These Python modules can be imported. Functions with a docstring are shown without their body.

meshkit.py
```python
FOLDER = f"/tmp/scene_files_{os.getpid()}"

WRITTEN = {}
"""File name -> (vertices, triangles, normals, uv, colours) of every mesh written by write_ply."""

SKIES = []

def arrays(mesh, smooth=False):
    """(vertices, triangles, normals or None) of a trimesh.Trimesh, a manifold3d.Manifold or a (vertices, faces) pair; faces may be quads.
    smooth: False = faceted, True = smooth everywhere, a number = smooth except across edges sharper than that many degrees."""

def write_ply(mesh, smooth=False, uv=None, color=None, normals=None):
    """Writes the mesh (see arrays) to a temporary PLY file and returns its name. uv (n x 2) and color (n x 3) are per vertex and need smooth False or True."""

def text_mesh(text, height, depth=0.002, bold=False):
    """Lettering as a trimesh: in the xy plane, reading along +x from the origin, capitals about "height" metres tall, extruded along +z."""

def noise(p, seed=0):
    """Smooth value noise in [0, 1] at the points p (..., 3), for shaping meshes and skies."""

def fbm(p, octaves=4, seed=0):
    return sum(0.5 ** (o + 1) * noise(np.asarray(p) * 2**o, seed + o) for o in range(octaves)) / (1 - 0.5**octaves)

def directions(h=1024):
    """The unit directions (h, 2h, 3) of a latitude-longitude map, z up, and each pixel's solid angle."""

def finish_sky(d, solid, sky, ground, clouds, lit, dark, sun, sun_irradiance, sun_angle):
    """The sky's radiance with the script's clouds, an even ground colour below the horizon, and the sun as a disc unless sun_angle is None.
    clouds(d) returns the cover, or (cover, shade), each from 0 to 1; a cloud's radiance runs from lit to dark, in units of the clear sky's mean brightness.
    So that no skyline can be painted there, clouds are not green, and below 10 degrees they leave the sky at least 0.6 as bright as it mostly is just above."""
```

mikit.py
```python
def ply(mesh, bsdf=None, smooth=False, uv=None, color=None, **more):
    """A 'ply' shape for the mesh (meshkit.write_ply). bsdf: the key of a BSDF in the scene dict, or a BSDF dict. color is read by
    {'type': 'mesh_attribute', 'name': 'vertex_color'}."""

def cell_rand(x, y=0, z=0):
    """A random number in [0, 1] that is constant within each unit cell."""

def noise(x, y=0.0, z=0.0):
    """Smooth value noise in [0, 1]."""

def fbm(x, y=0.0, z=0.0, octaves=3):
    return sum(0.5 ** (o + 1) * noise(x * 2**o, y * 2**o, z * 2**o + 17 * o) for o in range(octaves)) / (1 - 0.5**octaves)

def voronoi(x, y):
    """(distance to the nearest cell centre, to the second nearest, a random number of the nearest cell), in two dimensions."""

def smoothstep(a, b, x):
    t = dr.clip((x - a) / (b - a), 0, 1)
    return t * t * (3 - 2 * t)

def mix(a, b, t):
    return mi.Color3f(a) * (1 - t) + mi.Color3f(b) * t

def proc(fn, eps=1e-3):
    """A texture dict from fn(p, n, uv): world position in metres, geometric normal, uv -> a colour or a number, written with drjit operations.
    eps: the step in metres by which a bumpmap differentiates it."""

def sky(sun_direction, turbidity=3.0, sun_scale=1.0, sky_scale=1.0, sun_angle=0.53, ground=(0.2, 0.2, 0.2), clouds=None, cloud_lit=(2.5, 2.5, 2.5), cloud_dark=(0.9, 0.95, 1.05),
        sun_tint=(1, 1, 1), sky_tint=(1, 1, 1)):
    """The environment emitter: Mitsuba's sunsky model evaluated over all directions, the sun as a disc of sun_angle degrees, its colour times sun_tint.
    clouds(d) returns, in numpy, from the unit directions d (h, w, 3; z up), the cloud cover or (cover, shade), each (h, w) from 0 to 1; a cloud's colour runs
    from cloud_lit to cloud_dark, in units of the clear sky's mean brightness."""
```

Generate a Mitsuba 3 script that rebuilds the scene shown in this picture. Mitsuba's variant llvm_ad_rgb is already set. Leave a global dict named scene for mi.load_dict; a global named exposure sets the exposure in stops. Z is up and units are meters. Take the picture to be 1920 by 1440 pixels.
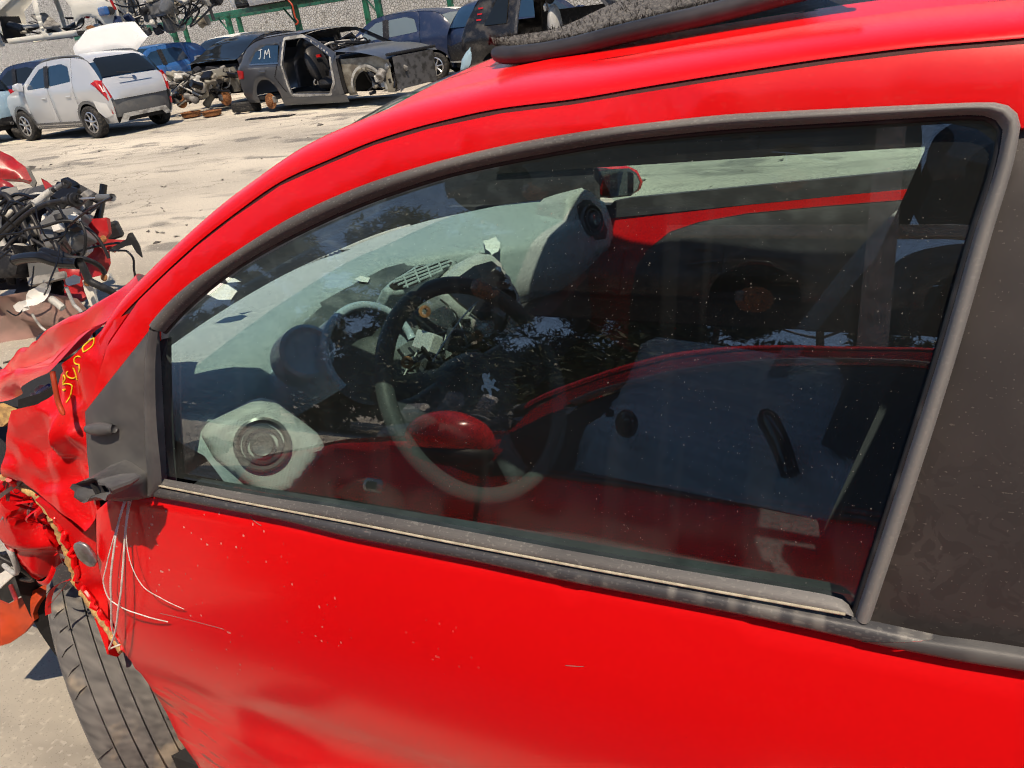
import shapely.affinity
import math, numpy as np, trimesh, mitsuba as mi, drjit as dr, mikit, meshkit, shapely
from shapely.geometry import Polygon, LineString, Point
from scipy.spatial import Delaunay
from mikit import proc, noise, fbm, voronoi, smoothstep, mix
T = mi.ScalarTransform4f
scene, labels = {}, {}
# ---------------------------------------------------------------- camera, sky, exposure
PITCH, YAW, ROLL, FOC, CAM = 26.153, 27.217, 7.587, 1465.265, np.array([0, 0, 1.51])
def _basis():
    p, y, r = np.radians([PITCH, YAW, ROLL])
    h = np.array([-np.sin(y), np.cos(y), 0]); z = np.array([0, 0, 1.])
    fw = np.cos(p) * h - np.sin(p) * z; r0 = np.array([np.cos(y), np.sin(y), 0]); u0 = np.sin(p) * h + np.cos(p) * z
    return fw, np.cos(r) * r0 - np.sin(r) * u0, np.cos(r) * u0 + np.sin(r) * r0
FW, RT, UP = _basis()
scene['camera'] = {'type': 'perspective', 'fov': 2 * math.degrees(math.atan(960 / FOC)), 'fov_axis': 'x', 'near_clip': 0.05, 'far_clip': 900.0,
                   'to_world': T().look_at(origin=CAM.tolist(), target=(CAM + FW).tolist(), up=UP.tolist())}
SUN = (0.32, -0.45, 1.0)
scene['sky_light'] = mikit.sky(SUN, turbidity=3.0, sun_scale=1.0, sky_scale=1.0)
exposure = 1.5
# ---------------------------------------------------------------- measuring (a sight line cut with a plane or with the side of the car)
def ray(u, v):
    d = FW + (u - 960) / FOC * RT - (v - 720) / FOC * UP
    return d / np.linalg.norm(d)
def aty(u, v, y): d = ray(u, v); return CAM + (y - CAM[1]) / d[1] * d
def atz(u, v, z): d = ray(u, v); return CAM + (z - CAM[2]) / d[2] * d
def atx(u, v, x): d = ray(u, v); return CAM + (x - CAM[0]) / d[0] * d
def S(x, z):                                   # outer side of the car as y(x, z)
    d = z - .93
    y = np.where(d >= 0, .645 + .236 * d + .165 * d * d, .595 + .05 * (np.maximum(z - .65, -.12) / .28) ** 2)
    return y + np.where(x < -1.0, .04 * (x + 1.0) ** 2, 0)
_t = np.geomspace(.3, 6, 6000)
def hit(u, v, off=0):
    P = CAM + _t[:, None] * ray(u, v)
    k = np.argmax(P[:, 1] >= S(P[:, 0], P[:, 2]) + off)
    return P[k]
def H(pts, off=0): return np.array([hit(u, v, off) for u, v in pts])
def XZ(pts): return H(pts)[:, [0, 2]]
# ---------------------------------------------------------------- keys and entries
def numbered(k):
    if k not in scene and k not in labels: return k
    i = 1
    while f'{k}_{i:03d}' in scene or f'{k}_{i:03d}' in labels: i += 1
    return f'{k}_{i:03d}'
def thing(name, label, cat, group=None):
    k = numbered(name); labels[k] = {'label': label, 'category': cat}
    if group: labels[k]['group'] = group
    return k
def obj(name, mesh, m, parent=None, smooth=False, label=None, kind=None, uv=None):
    k = numbered(f'{parent}__{name}' if parent else name)
    scene[k] = mikit.ply(mesh, m, smooth=smooth, uv=uv)
    d = {}
    if label: d['label'] = label
    if kind: d['kind'] = kind
    if d: labels[k] = d
    return k
def solo(name, label, cat, mesh, m, smooth=False, group=None):
    k = thing(name, label, cat, group); scene[k] = mikit.ply(mesh, m, smooth=smooth); return k
# ---------------------------------------------------------------- mesh tools
cat_ = trimesh.util.concatenate
def M(v, f): return trimesh.Trimesh(np.asarray(v, float), np.asarray(f), process=False)
def resample(c, n):
    c = np.asarray(c, float); s = np.r_[0, np.cumsum(np.linalg.norm(np.diff(c, axis=0), axis=1))]
    t = np.linspace(0, s[-1], n)
    return np.stack([np.interp(t, s, c[:, k]) for k in range(c.shape[1])], 1)
def spline(c, n):
    from scipy.interpolate import PchipInterpolator
    c = np.asarray(c, float); s = np.r_[0, np.cumsum(np.linalg.norm(np.diff(c, axis=0), axis=1))]
    t = np.linspace(0, s[-1], n)
    return np.stack([PchipInterpolator(s, c[:, k])(t) for k in range(c.shape[1])], 1)
def gridmesh(G, flip=False, closeu=False, closev=False):
    G = np.asarray(G, float); a, b = G.shape[:2]; i = np.arange(a * b).reshape(a, b)
    if closeu: i = np.vstack([i, i[:1]])
    if closev: i = np.hstack([i, i[:, :1]])
    q = np.stack([i[:-1, :-1], i[1:, :-1], i[1:, 1:], i[:-1, 1:]], -1).reshape(-1, 4)
    f = np.vstack([q[:, [0, 1, 2]], q[:, [0, 2, 3]]])
    return M(G.reshape(-1, 3), f[:, ::-1] if flip else f)
def tube(p, r, n=8, caps=True):
    p = np.asarray(p, float); r = np.broadcast_to(np.asarray(r, float), len(p))
    t = np.gradient(p, axis=0); t /= np.linalg.norm(t, axis=1)[:, None] + 1e-12
    a = np.cross(t[0], [0, 0, 1.]);
    if np.linalg.norm(a) < .1: a = np.cross(t[0], [1., 0, 0])
    A = []
    for k in range(len(p)):
        a = a - t[k] * (a @ t[k]); a /= np.linalg.norm(a); A.append(a)
    A = np.array(A); B = np.cross(t, A); th = np.arange(n) * 2 * np.pi / n
    G = p[:, None] + r[:, None, None] * (np.cos(th)[None, :, None] * A[:, None] + np.sin(th)[None, :, None] * B[:, None])
    m = gridmesh(G, flip=True, closev=True)
    if caps:
        v = np.vstack([m.vertices, p[:1], p[-1:]]); k = len(m.vertices); i = np.arange(n); j = (i + 1) % n; e = (len(p) - 1) * n
        m = M(v, np.vstack([m.faces, np.stack([i, j, i * 0 + k], 1), np.stack([e + j, e + i, i * 0 + k + 1], 1)]))
    m.fix_normals() if len(p) < 3 else None
    return m
def box(c, s, R=None, ch=0.0):
    s = np.asarray(s, float) / 2
    if ch:
        ch = min(ch, s.min() * .9); v = []
        for sx in (-1, 1):
            for sy in (-1, 1):
                for sz in (-1, 1):
                    q = np.array([sx, sy, sz]) * s
                    for k in range(3):
                        d = np.array([sx, sy, sz]) * ch; d[k] = 0; v.append(q - d)
        m = trimesh.convex.convex_hull(np.array(v))
    else: m = trimesh.creation.box(extents=2 * s)
    v = np.array(m.vertices)
    if R is not None: v = v @ np.asarray(R).T
    return M(v + np.asarray(c, float), m.faces)
def rotz(a): c, s = np.cos(a), np.sin(a); return np.array([[c, -s, 0], [s, c, 0], [0, 0, 1.]])
def roty(a): c, s = np.cos(a), np.sin(a); return np.array([[c, 0, s], [0, 1, 0], [-s, 0, c.real]])
def rotx(a): c, s = np.cos(a), np.sin(a); return np.array([[1, 0, 0], [0, c, -s], [0, s, c]])
def frame(z, up=(0, 0, 1)):                     # columns: right, up', z
    z = np.asarray(z, float) / np.linalg.norm(z); x = np.cross(up, z); x /= np.linalg.norm(x); return np.stack([x, np.cross(z, x), z], 1)
def lathe(prof, c, axis, n=32, close=False):     # prof: (radius, along axis)
    R = frame(axis, (0, 0, 1) if abs(np.asarray(axis)[2]) < .9 * np.linalg.norm(axis) else (1, 0, 0)); th = np.arange(n) * 2 * np.pi / n
    G = np.array([[np.array([r * np.cos(t), r * np.sin(t), h]) for t in th] for r, h in prof])
    G = G @ R.T + np.asarray(c, float)
    m = gridmesh(G, closev=True, closeu=close, flip=True)
    return m
def tri2(poly, h):
    poly = poly if isinstance(poly, Polygon) else Polygon(poly)
    if not poly.is_valid: poly = poly.buffer(0)
    if poly.geom_type != 'Polygon': poly = max(poly.geoms, key=lambda g: g.area)
    pts = []
    for r in [poly.exterior, *poly.interiors]:
        c = np.array(r.coords)
        for a, b in zip(c[:-1], c[1:]):
            n = max(1, int(np.ceil(np.linalg.norm(b - a) / h)))
            pts += [a + (b - a) * k / n for k in range(n)]
    nb = len(pts); x0, y0, x1, y1 = poly.bounds
    gx, gy = np.meshgrid(np.arange(x0 + h / 2, x1, h), np.arange(y0 + h / 2, y1, h * .87)); gx = gx + (np.arange(gx.shape[0]) % 2)[:, None] * h / 2
    g = np.stack([gx.ravel(), gy.ravel()], 1)
    if len(g):
        inner = poly.buffer(-.45 * h)
        g = g[shapely.contains_xy(inner, g[:, 0], g[:, 1])] if not inner.is_empty else g[:0]
    pts = np.vstack([np.array(pts), g]); tri = Delaunay(pts).simplices
    cen = pts[tri].mean(1); e = pts[tri]; area = np.abs((e[:, 1, 0] - e[:, 0, 0]) * (e[:, 2, 1] - e[:, 0, 1]) - (e[:, 1, 1] - e[:, 0, 1]) * (e[:, 2, 0] - e[:, 0, 0]))
    tri = tri[shapely.contains_xy(poly, cen[:, 0], cen[:, 1]) & (area > 1e-10)]
    e = pts[tri]; cr = (e[:, 1, 0] - e[:, 0, 0]) * (e[:, 2, 1] - e[:, 0, 1]) - (e[:, 1, 1] - e[:, 0, 1]) * (e[:, 2, 0] - e[:, 0, 0])
    tri[cr < 0] = tri[cr < 0][:, ::-1]
    return pts, tri, poly
def patch(poly, F, h=.03, off=0., bev=0., bevd=.004, thick=0., disp=None, flip=False):
    """A panel: the plane outline poly laid on the surface F(ab) -> xyz, edges rolled in over bev by bevd, walls of depth thick."""
    p, f, poly = tri2(poly, h); e = 1e-4
    X = F(p); n = np.cross(F(p + [e, 0]) - X, F(p + [0, e]) - X); n /= np.linalg.norm(n, axis=1)[:, None]
    if flip: n = -n; f = f[:, ::-1]
    o = np.full(len(p), float(off))
    if bev:
        d = shapely.distance(shapely.points(p), poly.boundary); t = np.clip(d / bev, 0, 1)
        o -= bevd * (1 - np.sqrt(1 - (1 - t) ** 2))
    if disp is not None: o = o + disp(p)
    V = X + n * o[:, None]
    if thick:
        ed = np.sort(f[:, [0, 1, 1, 2, 2, 0]].reshape(-1, 2), 1); allE = f[:, [0, 1, 1, 2, 2, 0]].reshape(-1, 2)
        _, inv, cnt = np.unique(ed, axis=0, return_inverse=True, return_counts=True)
        be = allE[cnt[inv.ravel()] == 1]; k = len(V)
        V = np.vstack([V, X - n * (thick - off)])
        f = np.vstack([f, np.stack([be[:, 1], be[:, 0], be[:, 0] + k], 1), np.stack([be[:, 1], be[:, 0] + k, be[:, 1] + k], 1)])
    return M(V, f)
SIDE = lambda p: np.stack([p[:, 0], S(p[:, 0], p[:, 1]), p[:, 1]], 1)
def ribbon(A, B, bulge=.006, n=8, m=60, outn=None, sharp=.5, lift=0., smoothc=True):
    """A moulding between the space curves A and B, arched by bulge along outn (default: from the side surface)."""
    A, B = (spline(A, m), spline(B, m)) if smoothc else (resample(A, m), resample(B, m)); t = np.linspace(0, 1, n)
    N = np.tile(np.array(outn if outn is not None else [0, -1., .28]), (m, 1)); N /= np.linalg.norm(N, axis=1)[:, None]
    G = A[:, None] * (1 - t)[None, :, None] + B[:, None] * t[None, :, None] + N[:, None] * (lift + bulge * np.sin(np.pi * t)[None, :, None] ** sharp)
    return gridmesh(G, flip=True)
def blob(c, r, seed=0, amp=.2, sub=2):
    m = trimesh.creation.icosphere(subdivisions=sub); v = np.array(m.vertices)
    return M(v * (1 + amp * (meshkit.noise(v * 2.3 + 7 * seed, seed)[:, None] - .5) * 2) * np.asarray(r) + np.asarray(c), m.faces)
def xf(mesh, Mx): return M(np.asarray(mesh.vertices) @ np.asarray(Mx)[:3, :3].T + np.asarray(Mx)[:3, 3], mesh.faces if np.linalg.det(np.asarray(Mx)[:3, :3]) > 0 else mesh.faces[:, ::-1])
# ---------------------------------------------------------------- materials
def mat(name, d, two=True): scene[name] = {'type': 'twosided', 'b': d} if two else d; return name
def rgb(c): return {'type': 'rgb', 'value': list(map(float, c))}
def prin(name, c, rough=.5, two=True, **k): return mat(name, {'type': 'principled', 'base_color': c if isinstance(c, dict) else rgb(c), 'roughness': rough if isinstance(rough, dict) else float(rough), **k}, two)
def speck(base, dirt, sc, lo, hi, a=1.0):
    def fn(p, n, uv): return mix(base, dirt, smoothstep(lo, hi, fbm(p.x * sc, p.y * sc, p.z * sc, 4)) * a)
    return proc(fn)
def paint(name, c, dust=.12, dc=(.45, .4, .33), **k):
    def fn(p, n, uv):
        d = smoothstep(.45, .8, fbm(p.x * 9, p.y * 9, p.z * 9, 4)) * dust + smoothstep(.76, .8, noise(p.x * 260, p.y * 260, p.z * 260)) * dust * .5
        return mix(c, dc, d)
    return prin(name, proc(fn), k.pop('rough', .22), clearcoat=1.0, clearcoat_gloss=.98, specular=.35, **k)
paint('red_paint', (.78, .003, .005), .03)
paint('crushed_red_paint', (.72, .004, .006), .10, rough=.25)
def _rub(p, n, uv): return mix(mix((.085, .082, .082), (.20, .195, .19), smoothstep(-.35, .06, p.x)), (.30, .29, .265), smoothstep(.3, .85, fbm(p.x * 5, p.y * 5, p.z * 9, 3)) * .45 + smoothstep(.72, .78, noise(p.x * 400, p.y * 400, p.z * 400)) * .25)  # paler toward the rear: light on the rear upright is painted into the rubber
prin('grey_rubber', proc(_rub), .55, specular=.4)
def _trim(p, n, uv):
    s = smoothstep(.5, .75, noise(p.x * 95, p.y * 2, p.z * 6)) * smoothstep(.4, .7, noise(p.x * 7, 3.1, p.z * 20))
    return mix((.045, .047, .055), (.26, .25, .23), s * .55 + smoothstep(.7, .76, noise(p.x * 330, p.y * 330, p.z * 330)) * .2 + .06)
prin('trim_black', proc(_trim), .42, specular=.5)
prin('mirror_base_plastic', speck((.075, .075, .078), (.125, .123, .12), 25, .3, .8, .8), .5, specular=.45)
prin('dust_line', speck((.38, .34, .25), (.55, .5, .38), 120, .3, .7), .95)
prin('black_plastic', speck((.018, .018, .02), (.09, .088, .085), 30, .5, .85, .5), .5)
prin('dark_gap', (.012, .011, .011), .9)
prin('gutter_dark', (.06, .012, .012), .7)
# ================================================================ THE RED CAR IN FRONT
CAR = thing('red_hatchback', 'large bright red hatchback filling the foreground, its front wing crumpled and its side window closed', 'car')
GROOVE = [(1990, 70), (1920, 78), (1747, 92), (1568, 113), (1367, 143), (1200, 170), (1070, 192), (940, 208), (804, 237), (700, 268), (615, 303), (524, 344), (438, 403), (371, 455), (315, 505), (260, 558), (215, 605), (180, 655)]
SEALO = [(285, 605), (340, 545), (430, 480), (560, 400), (700, 340), (850, 295), (1000, 262), (1200, 232), (1400, 212), (1600, 202), (1800, 193), (1870, 192), (1900, 204), (1914, 232), (1908, 270), (1860, 440), (1790, 680), (1720, 900), (1632, 1163)]
SEALI = [(309, 622), (360, 568), (450, 497), (572, 429), (710, 369), (858, 322), (1006, 291), (1203, 259), (1402, 240), (1602, 228), (1800, 216), (1852, 218), (1872, 230), (1880, 246), (1876, 272), (1826, 440), (1757, 680), (1690, 890), (1603, 1155)]
LIPT = [(300, 896), (480, 928), (660, 956), (860, 993), (1060, 1031), (1320, 1076), (1540, 1113), (1580, 1124), (1600, 1150)]
LIPB = [(298, 911), (480, 947), (660, 981), (860, 1020), (1060, 1058), (1320, 1105), (1540, 1144), (1585, 1152), (1601, 1156)]
TRIMT = [(296, 908), (480, 944), (660, 978), (860, 1017), (1060, 1055), (1320, 1103), (1600, 1157), (1765, 1192), (1920, 1214), (2000, 1228)]
TRIMB = [(284, 930), (400, 950), (520, 972), (660, 1007), (860, 1045), (1060, 1088), (1329, 1139), (1597, 1197), (1765, 1232), (1920, 1257), (2000, 1271)]
# red frame of the door above the glass, its lower edge tucked under the seal
up = [(u, v + 4) for u, v in GROOVE if u >= 250]
lo = [(u, v + 10) for u, v in SEALO[:13]]
fr = XZ(up + [(200, 650), (166, 768), (285, 640)] + lo + [(1916, 240), (1990, 226)])
obj('door_frame', patch(fr, SIDE, h=.022, off=.004, bev=.012, bevd=.005, thick=.02), 'red_paint', CAR, smooth=50)
# rubber round the glass
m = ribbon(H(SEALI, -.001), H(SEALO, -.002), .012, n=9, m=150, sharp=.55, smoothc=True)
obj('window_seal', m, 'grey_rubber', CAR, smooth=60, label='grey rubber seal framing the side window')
obj('seal_inner_edge', tube(spline(H(SEALI, .004), 160), .0045, 6), 'black_plastic', CAR, smooth=True)
# glass
gl = XZ([(u - 2, v + 4) for u, v in SEALI] + LIPT[::-1] + [(296, 900), (286, 700)])
GLASS_OFF = -.010
def glassfilm(p, n, uv): return mi.Float(.0)
scene['tinted_pane'] = {'type': 'thindielectric', 'int_ior': 1.82, 'specular_transmittance': rgb((.80, .97, .92))}
def film(p, n, uv):
    s = fbm(p.x * 3, p.z * 3, 1.0, 4); st = noise(p.x * 70 + 3 * noise(p.z * 6, p.x * 9), p.z * 4, 2.0); low = smoothstep(1.02, .93, p.z)
    return .006 + .016 * smoothstep(.35, .75, s) + .010 * smoothstep(.62, .9, st) + .05 * low * smoothstep(.3, .7, noise(p.x * 25, p.z * 25))
scene['dusty_pane'] = {'type': 'blendbsdf', 'weight': proc(film), 'a': {'type': 'ref', 'id': 'tinted_pane'}, 'b': {'type': 'twosided', 'b': {'type': 'diffuse', 'reflectance': rgb((.42, .46, .44))}}}
obj('side_window', patch(gl, SIDE, h=.02, off=GLASS_OFF), 'dusty_pane', CAR, smooth=True, label='green tinted side window with dust and reflections')
# dust flecks dried on the glass
def flecks(poly, n, seed, rmin, rmax, off, F=SIDE, bias=None, tall=1.):
    rg = np.random.default_rng(seed); x0, y0, x1, y1 = poly.bounds; V, Fc = [], []; k = 0
    P = np.stack([rg.uniform(x0, x1, n * 3), rg.uniform(y0, y1, n * 3)], 1)
    keep = shapely.contains_xy(poly, P[:, 0], P[:, 1])
    if bias is not None: keep &= rg.random(len(P)) < bias(P)
    P = P[keep][:n]
    for p in P:
        r = rmin + (rmax - rmin) * rg.random() ** 3; m_ = 5; th = np.arange(m_) * 2 * np.pi / m_ + rg.random() * 6
        q = p + np.stack([np.cos(th) * r * rg.uniform(.5, 1.3, m_), np.sin(th) * r * rg.uniform(.5, 1.3, m_) * tall], 1)
        a, c = F(q), F(p[None]); nn = np.array([0, -1, .3]); V.append(np.vstack([a + nn * off, c + nn * (off + r * .25)])); i = np.arange(m_)
        Fc.append(np.stack([i, (i + 1) % m_, i * 0 + m_], 1) + k); k += m_ + 1
    return M(np.vstack(V), np.vstack(Fc))
prin('dust_fleck', (.20, .19, .17), .9)
gpoly = Polygon(gl).buffer(-.004)
obj('dust_speck', flecks(gpoly, 1700, 5, .0002, .0006, .0105 + GLASS_OFF * 0 - .0195 + .0, bias=lambda P: .25 + .75 * (meshkit.fbm(np.c_[P * 6, P[:, :1] * 0], 3) > .5), tall=1.5), 'dust_fleck', CAR + '__side_window', kind='stuff', label='pale dried dust specks on the glass')
# sill mouldings
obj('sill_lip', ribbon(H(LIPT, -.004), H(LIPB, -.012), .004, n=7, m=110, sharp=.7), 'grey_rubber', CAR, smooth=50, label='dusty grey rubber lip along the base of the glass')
obj('sill_dust_line', tube(spline(H([(u, v + 0) for u, v in LIPB[:-1]], -.0135), 120), .0017, 6), 'dust_line', CAR, smooth=True)
iT = 7
obj('sill_trim', ribbon(H(TRIMT[:8], -.005), H(TRIMB[:8], -.004), .011, n=9, m=110, sharp=.45), 'trim_black', CAR, smooth=50, label='black moulding under the side window with scuff marks')
obj('sill_trim', ribbon(H(TRIMT[7:], -.0065), H(TRIMB[7:], -.0045), .0115, n=9, m=30, sharp=.45), 'mirror_base_plastic', CAR, smooth=50, label='short grey moulding behind the black one, under the dirty panel')
# dirty black panel behind the window
def dirt(p, n, uv):
    big = fbm(p.x * 7, p.z * 7, 2.0, 4); w = p.x * 85 + 6 * fbm(p.x * 25, p.z * 25, 9.0, 3); w2 = p.z * 85 + 6 * fbm(p.x * 25 + 40, p.z * 25, 5.0, 3)
    f = fbm(w, w2, 1.0, 4); low = smoothstep(1.34, 1.02, p.z)
    flake = smoothstep(.46, .57, f) * smoothstep(.42, .60, big * .55 + low * .36)
    c = mix((.036, .033, .034), (.085, .074, .069), smoothstep(.2, .8, big) * .75 + .1)
    c = mix(c, (.022, .019, .020), flake * .4)
    return mix(c, (.16, .145, .13), smoothstep(.86, .92, noise(p.x * 420, p.y * 420, p.z * 420)) * .5)
prin('dirty_black_panel', proc(dirt), .48, specular=.5)
bp = XZ([(u - 9, v) for u, v in SEALO[12:]] + [(1633, 1172), (1765, 1200), (1920, 1224), (2010, 1238), (2010, 214), (1930, 216)])
obj('quarter_panel', patch(bp, SIDE, h=.03, off=-.005, bev=.012, bevd=.004, thick=.02), 'dirty_black_panel', CAR, smooth=50, label='matt black panel behind the side window, mottled with brown dirt')
# ---------------------------------------------------------------- door skin, mirror base
DOORP = [(286, 924), (400, 945), (520, 967), (660, 1002), (860, 1040), (1060, 1083), (1329, 1134), (1597, 1192), (1765, 1227), (1920, 1252), (2010, 1268)]
dp = np.vstack([XZ(DOORP), [[.35, .22]], XZ([(430, 1520), (370, 1442), (333, 1392), (307, 1340), (283, 1302), (247, 1252), (225, 1217), (198, 1130), (178, 1050), (176, 960)]), XZ([(215, 925)])])
def door_disp(p):
    x, z = p[:, 0], p[:, 1]
    c = -.011 * np.exp(-((z - .50 - .02 * (x + .5)) / .055) ** 2) * np.clip((x + 1.15) / .3, 0, 1)            # long hollow low on the door
    c += .006 * np.exp(-(((x + .9) / .07) ** 2 + ((z - .5) / .06) ** 2))
    c += -.012 * np.exp(-(((x + .12) / .10) ** 2 + ((z - .62) / .035) ** 2))                                      # scoop by the handle
    c += .0015 * (meshkit.fbm(np.c_[x * 5, z * 5, x * 0], 2, 3) - .5)
    return c
def doorcol(p, n, uv):
    sc = smoothstep(.56, .70, fbm(p.x * 6 + 3, p.z * 30 + 8 * p.x, 4.0, 4)) * smoothstep(-.80, -1.02, p.x) * smoothstep(.60, .46, p.z)
    sc2 = smoothstep(.62, .72, fbm(p.x * 40 + 60 * p.z, p.z * 30, 2.0, 4)) * smoothstep(-.92, -1.05, p.x) * smoothstep(.55, .45, p.z)
    chips = smoothstep(.845, .86, noise(p.x * 210, 0.5, p.z * 160)) * smoothstep(.55, .7, noise(p.x * 9, 2.5, p.z * 9)) * smoothstep(-.25, -.9, p.x)
    c = mix((.78, .003, .005), (.40, .13, .09), sc * .55)
    c = mix(c, (.06, .05, .05), sc2 * .8)
    return mix(c, (.70, .42, .38), chips * .6)
prin('door_red_paint', proc(doorcol), .22, clearcoat=1.0, clearcoat_gloss=.98, specular=.35)
obj('door_panel', patch(dp, SIDE, h=.016, off=.0, bev=.010, bevd=.005, thick=.03, disp=door_disp), 'door_red_paint', CAR, smooth=50, label='bright red door skin, scuffed at its lower front edge')
# crease scratches
for pts in ([(300, 1150), (360, 1164), (420, 1180)], [(1060, 1248), (1095, 1250)], [(490, 985), (478, 978), (470, 968)]):
    obj('scratch', tube(spline(H(pts, -.0003), 20), .0005, 5), 'dust_fleck', CAR + '__door_panel', smooth=True)
tri = XZ([(288, 614), (268, 640), (164, 771), (168, 850), (173, 938), (205, 930), (282, 931), (303, 905), (298, 800), (292, 690)])
obj('mirror_base', patch(tri, SIDE, h=.02, off=.010, bev=.008, bevd=.006, thick=.02), 'mirror_base_plastic', CAR, smooth=50, label='grey plastic triangle where the door mirror was torn off')
MB = CAR + '__mirror_base'
obj('ridge', ribbon(H([(284, 612), (276, 660), (273, 760), (275, 850), (281, 928)], -.012), H([(296, 622), (291, 690), (294, 800), (303, 902), (290, 930)], -.012), .008, n=7, m=40), 'mirror_base_plastic', MB, smooth=50)
P0, P1 = hit(176, 797, -.008), hit(226, 797, -.008)
fin = [np.array([*(P0 + (P1 - P0) * t), .003 + .0075 * math.sin(math.pi * min(max(t, .05), .95)) ** .5]) for t in np.linspace(0, 1, 12)]
fin = np.array(fin); obj('fin', tube(fin[:, :3] + [0, -.012, 0], fin[:, 3], 10), 'mirror_base_plastic', MB, smooth=True)
# torn mirror arm: root on the triangle, hollow broken end outside it
root = H([(188, 905), (205, 876), (240, 864), (278, 890), (277, 930), (232, 938), (198, 930)], -.008)
C = root.mean(0); endc = C + np.array([-.095, -.075, -.012])
tip = [aty(u, v, endc[1] - dy) for u, v, dy in [(131, 914, -.004), (150, 903, -.002), (176, 897, .0), (208, 921, .010), (199, 938, .010), (178, 934, .010), (153, 944, .006)]]
order = [0, 1, 2, 3, 4, 5]
A = resample(np.vstack([root, root[:1]]), 25)[:-1]; B = resample(np.vstack([np.array(tip), tip[:1]]), 25)[:-1]
def armrow(t): 
    r = A * (1 - t) + B * t; c = r.mean(0); return c + (r - c) * (1 + .10 * (1 - t) ** 2 - .12 * math.sin(math.pi * t)) + np.array([0, -.008, .004]) * math.sin(math.pi * t)
rg = np.random.default_rng(2)
rows = [armrow(t) for t in np.linspace(0, 1, 9)]
rows[-1] = rows[-1] + rg.normal(0, .0012, rows[-1].shape)
inner = [rows[-1].mean(0) + (r - rows[-1].mean(0)) * s + (C - endc) * d for r, s, d in [(rows[-1], .8, .03), (rows[-1], .66, .3), (rows[-1], .3, .5)]]
obj('broken_arm', gridmesh(rows + inner, closev=True, flip=False), 'mirror_base_plastic', MB, smooth=45, label='broken hollow stub of the door mirror arm')
for k, f in enumerate((.35, .6)):
    a, b = B[1] * (1 - f) + B[10] * f, B[22] * (1 - f) + B[13] * f
    obj('web', tube([a + (C - endc) * .1, b + (C - endc) * .12], .0035, 5), 'black_plastic', MB + '__broken_arm' if False else MB)
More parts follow.
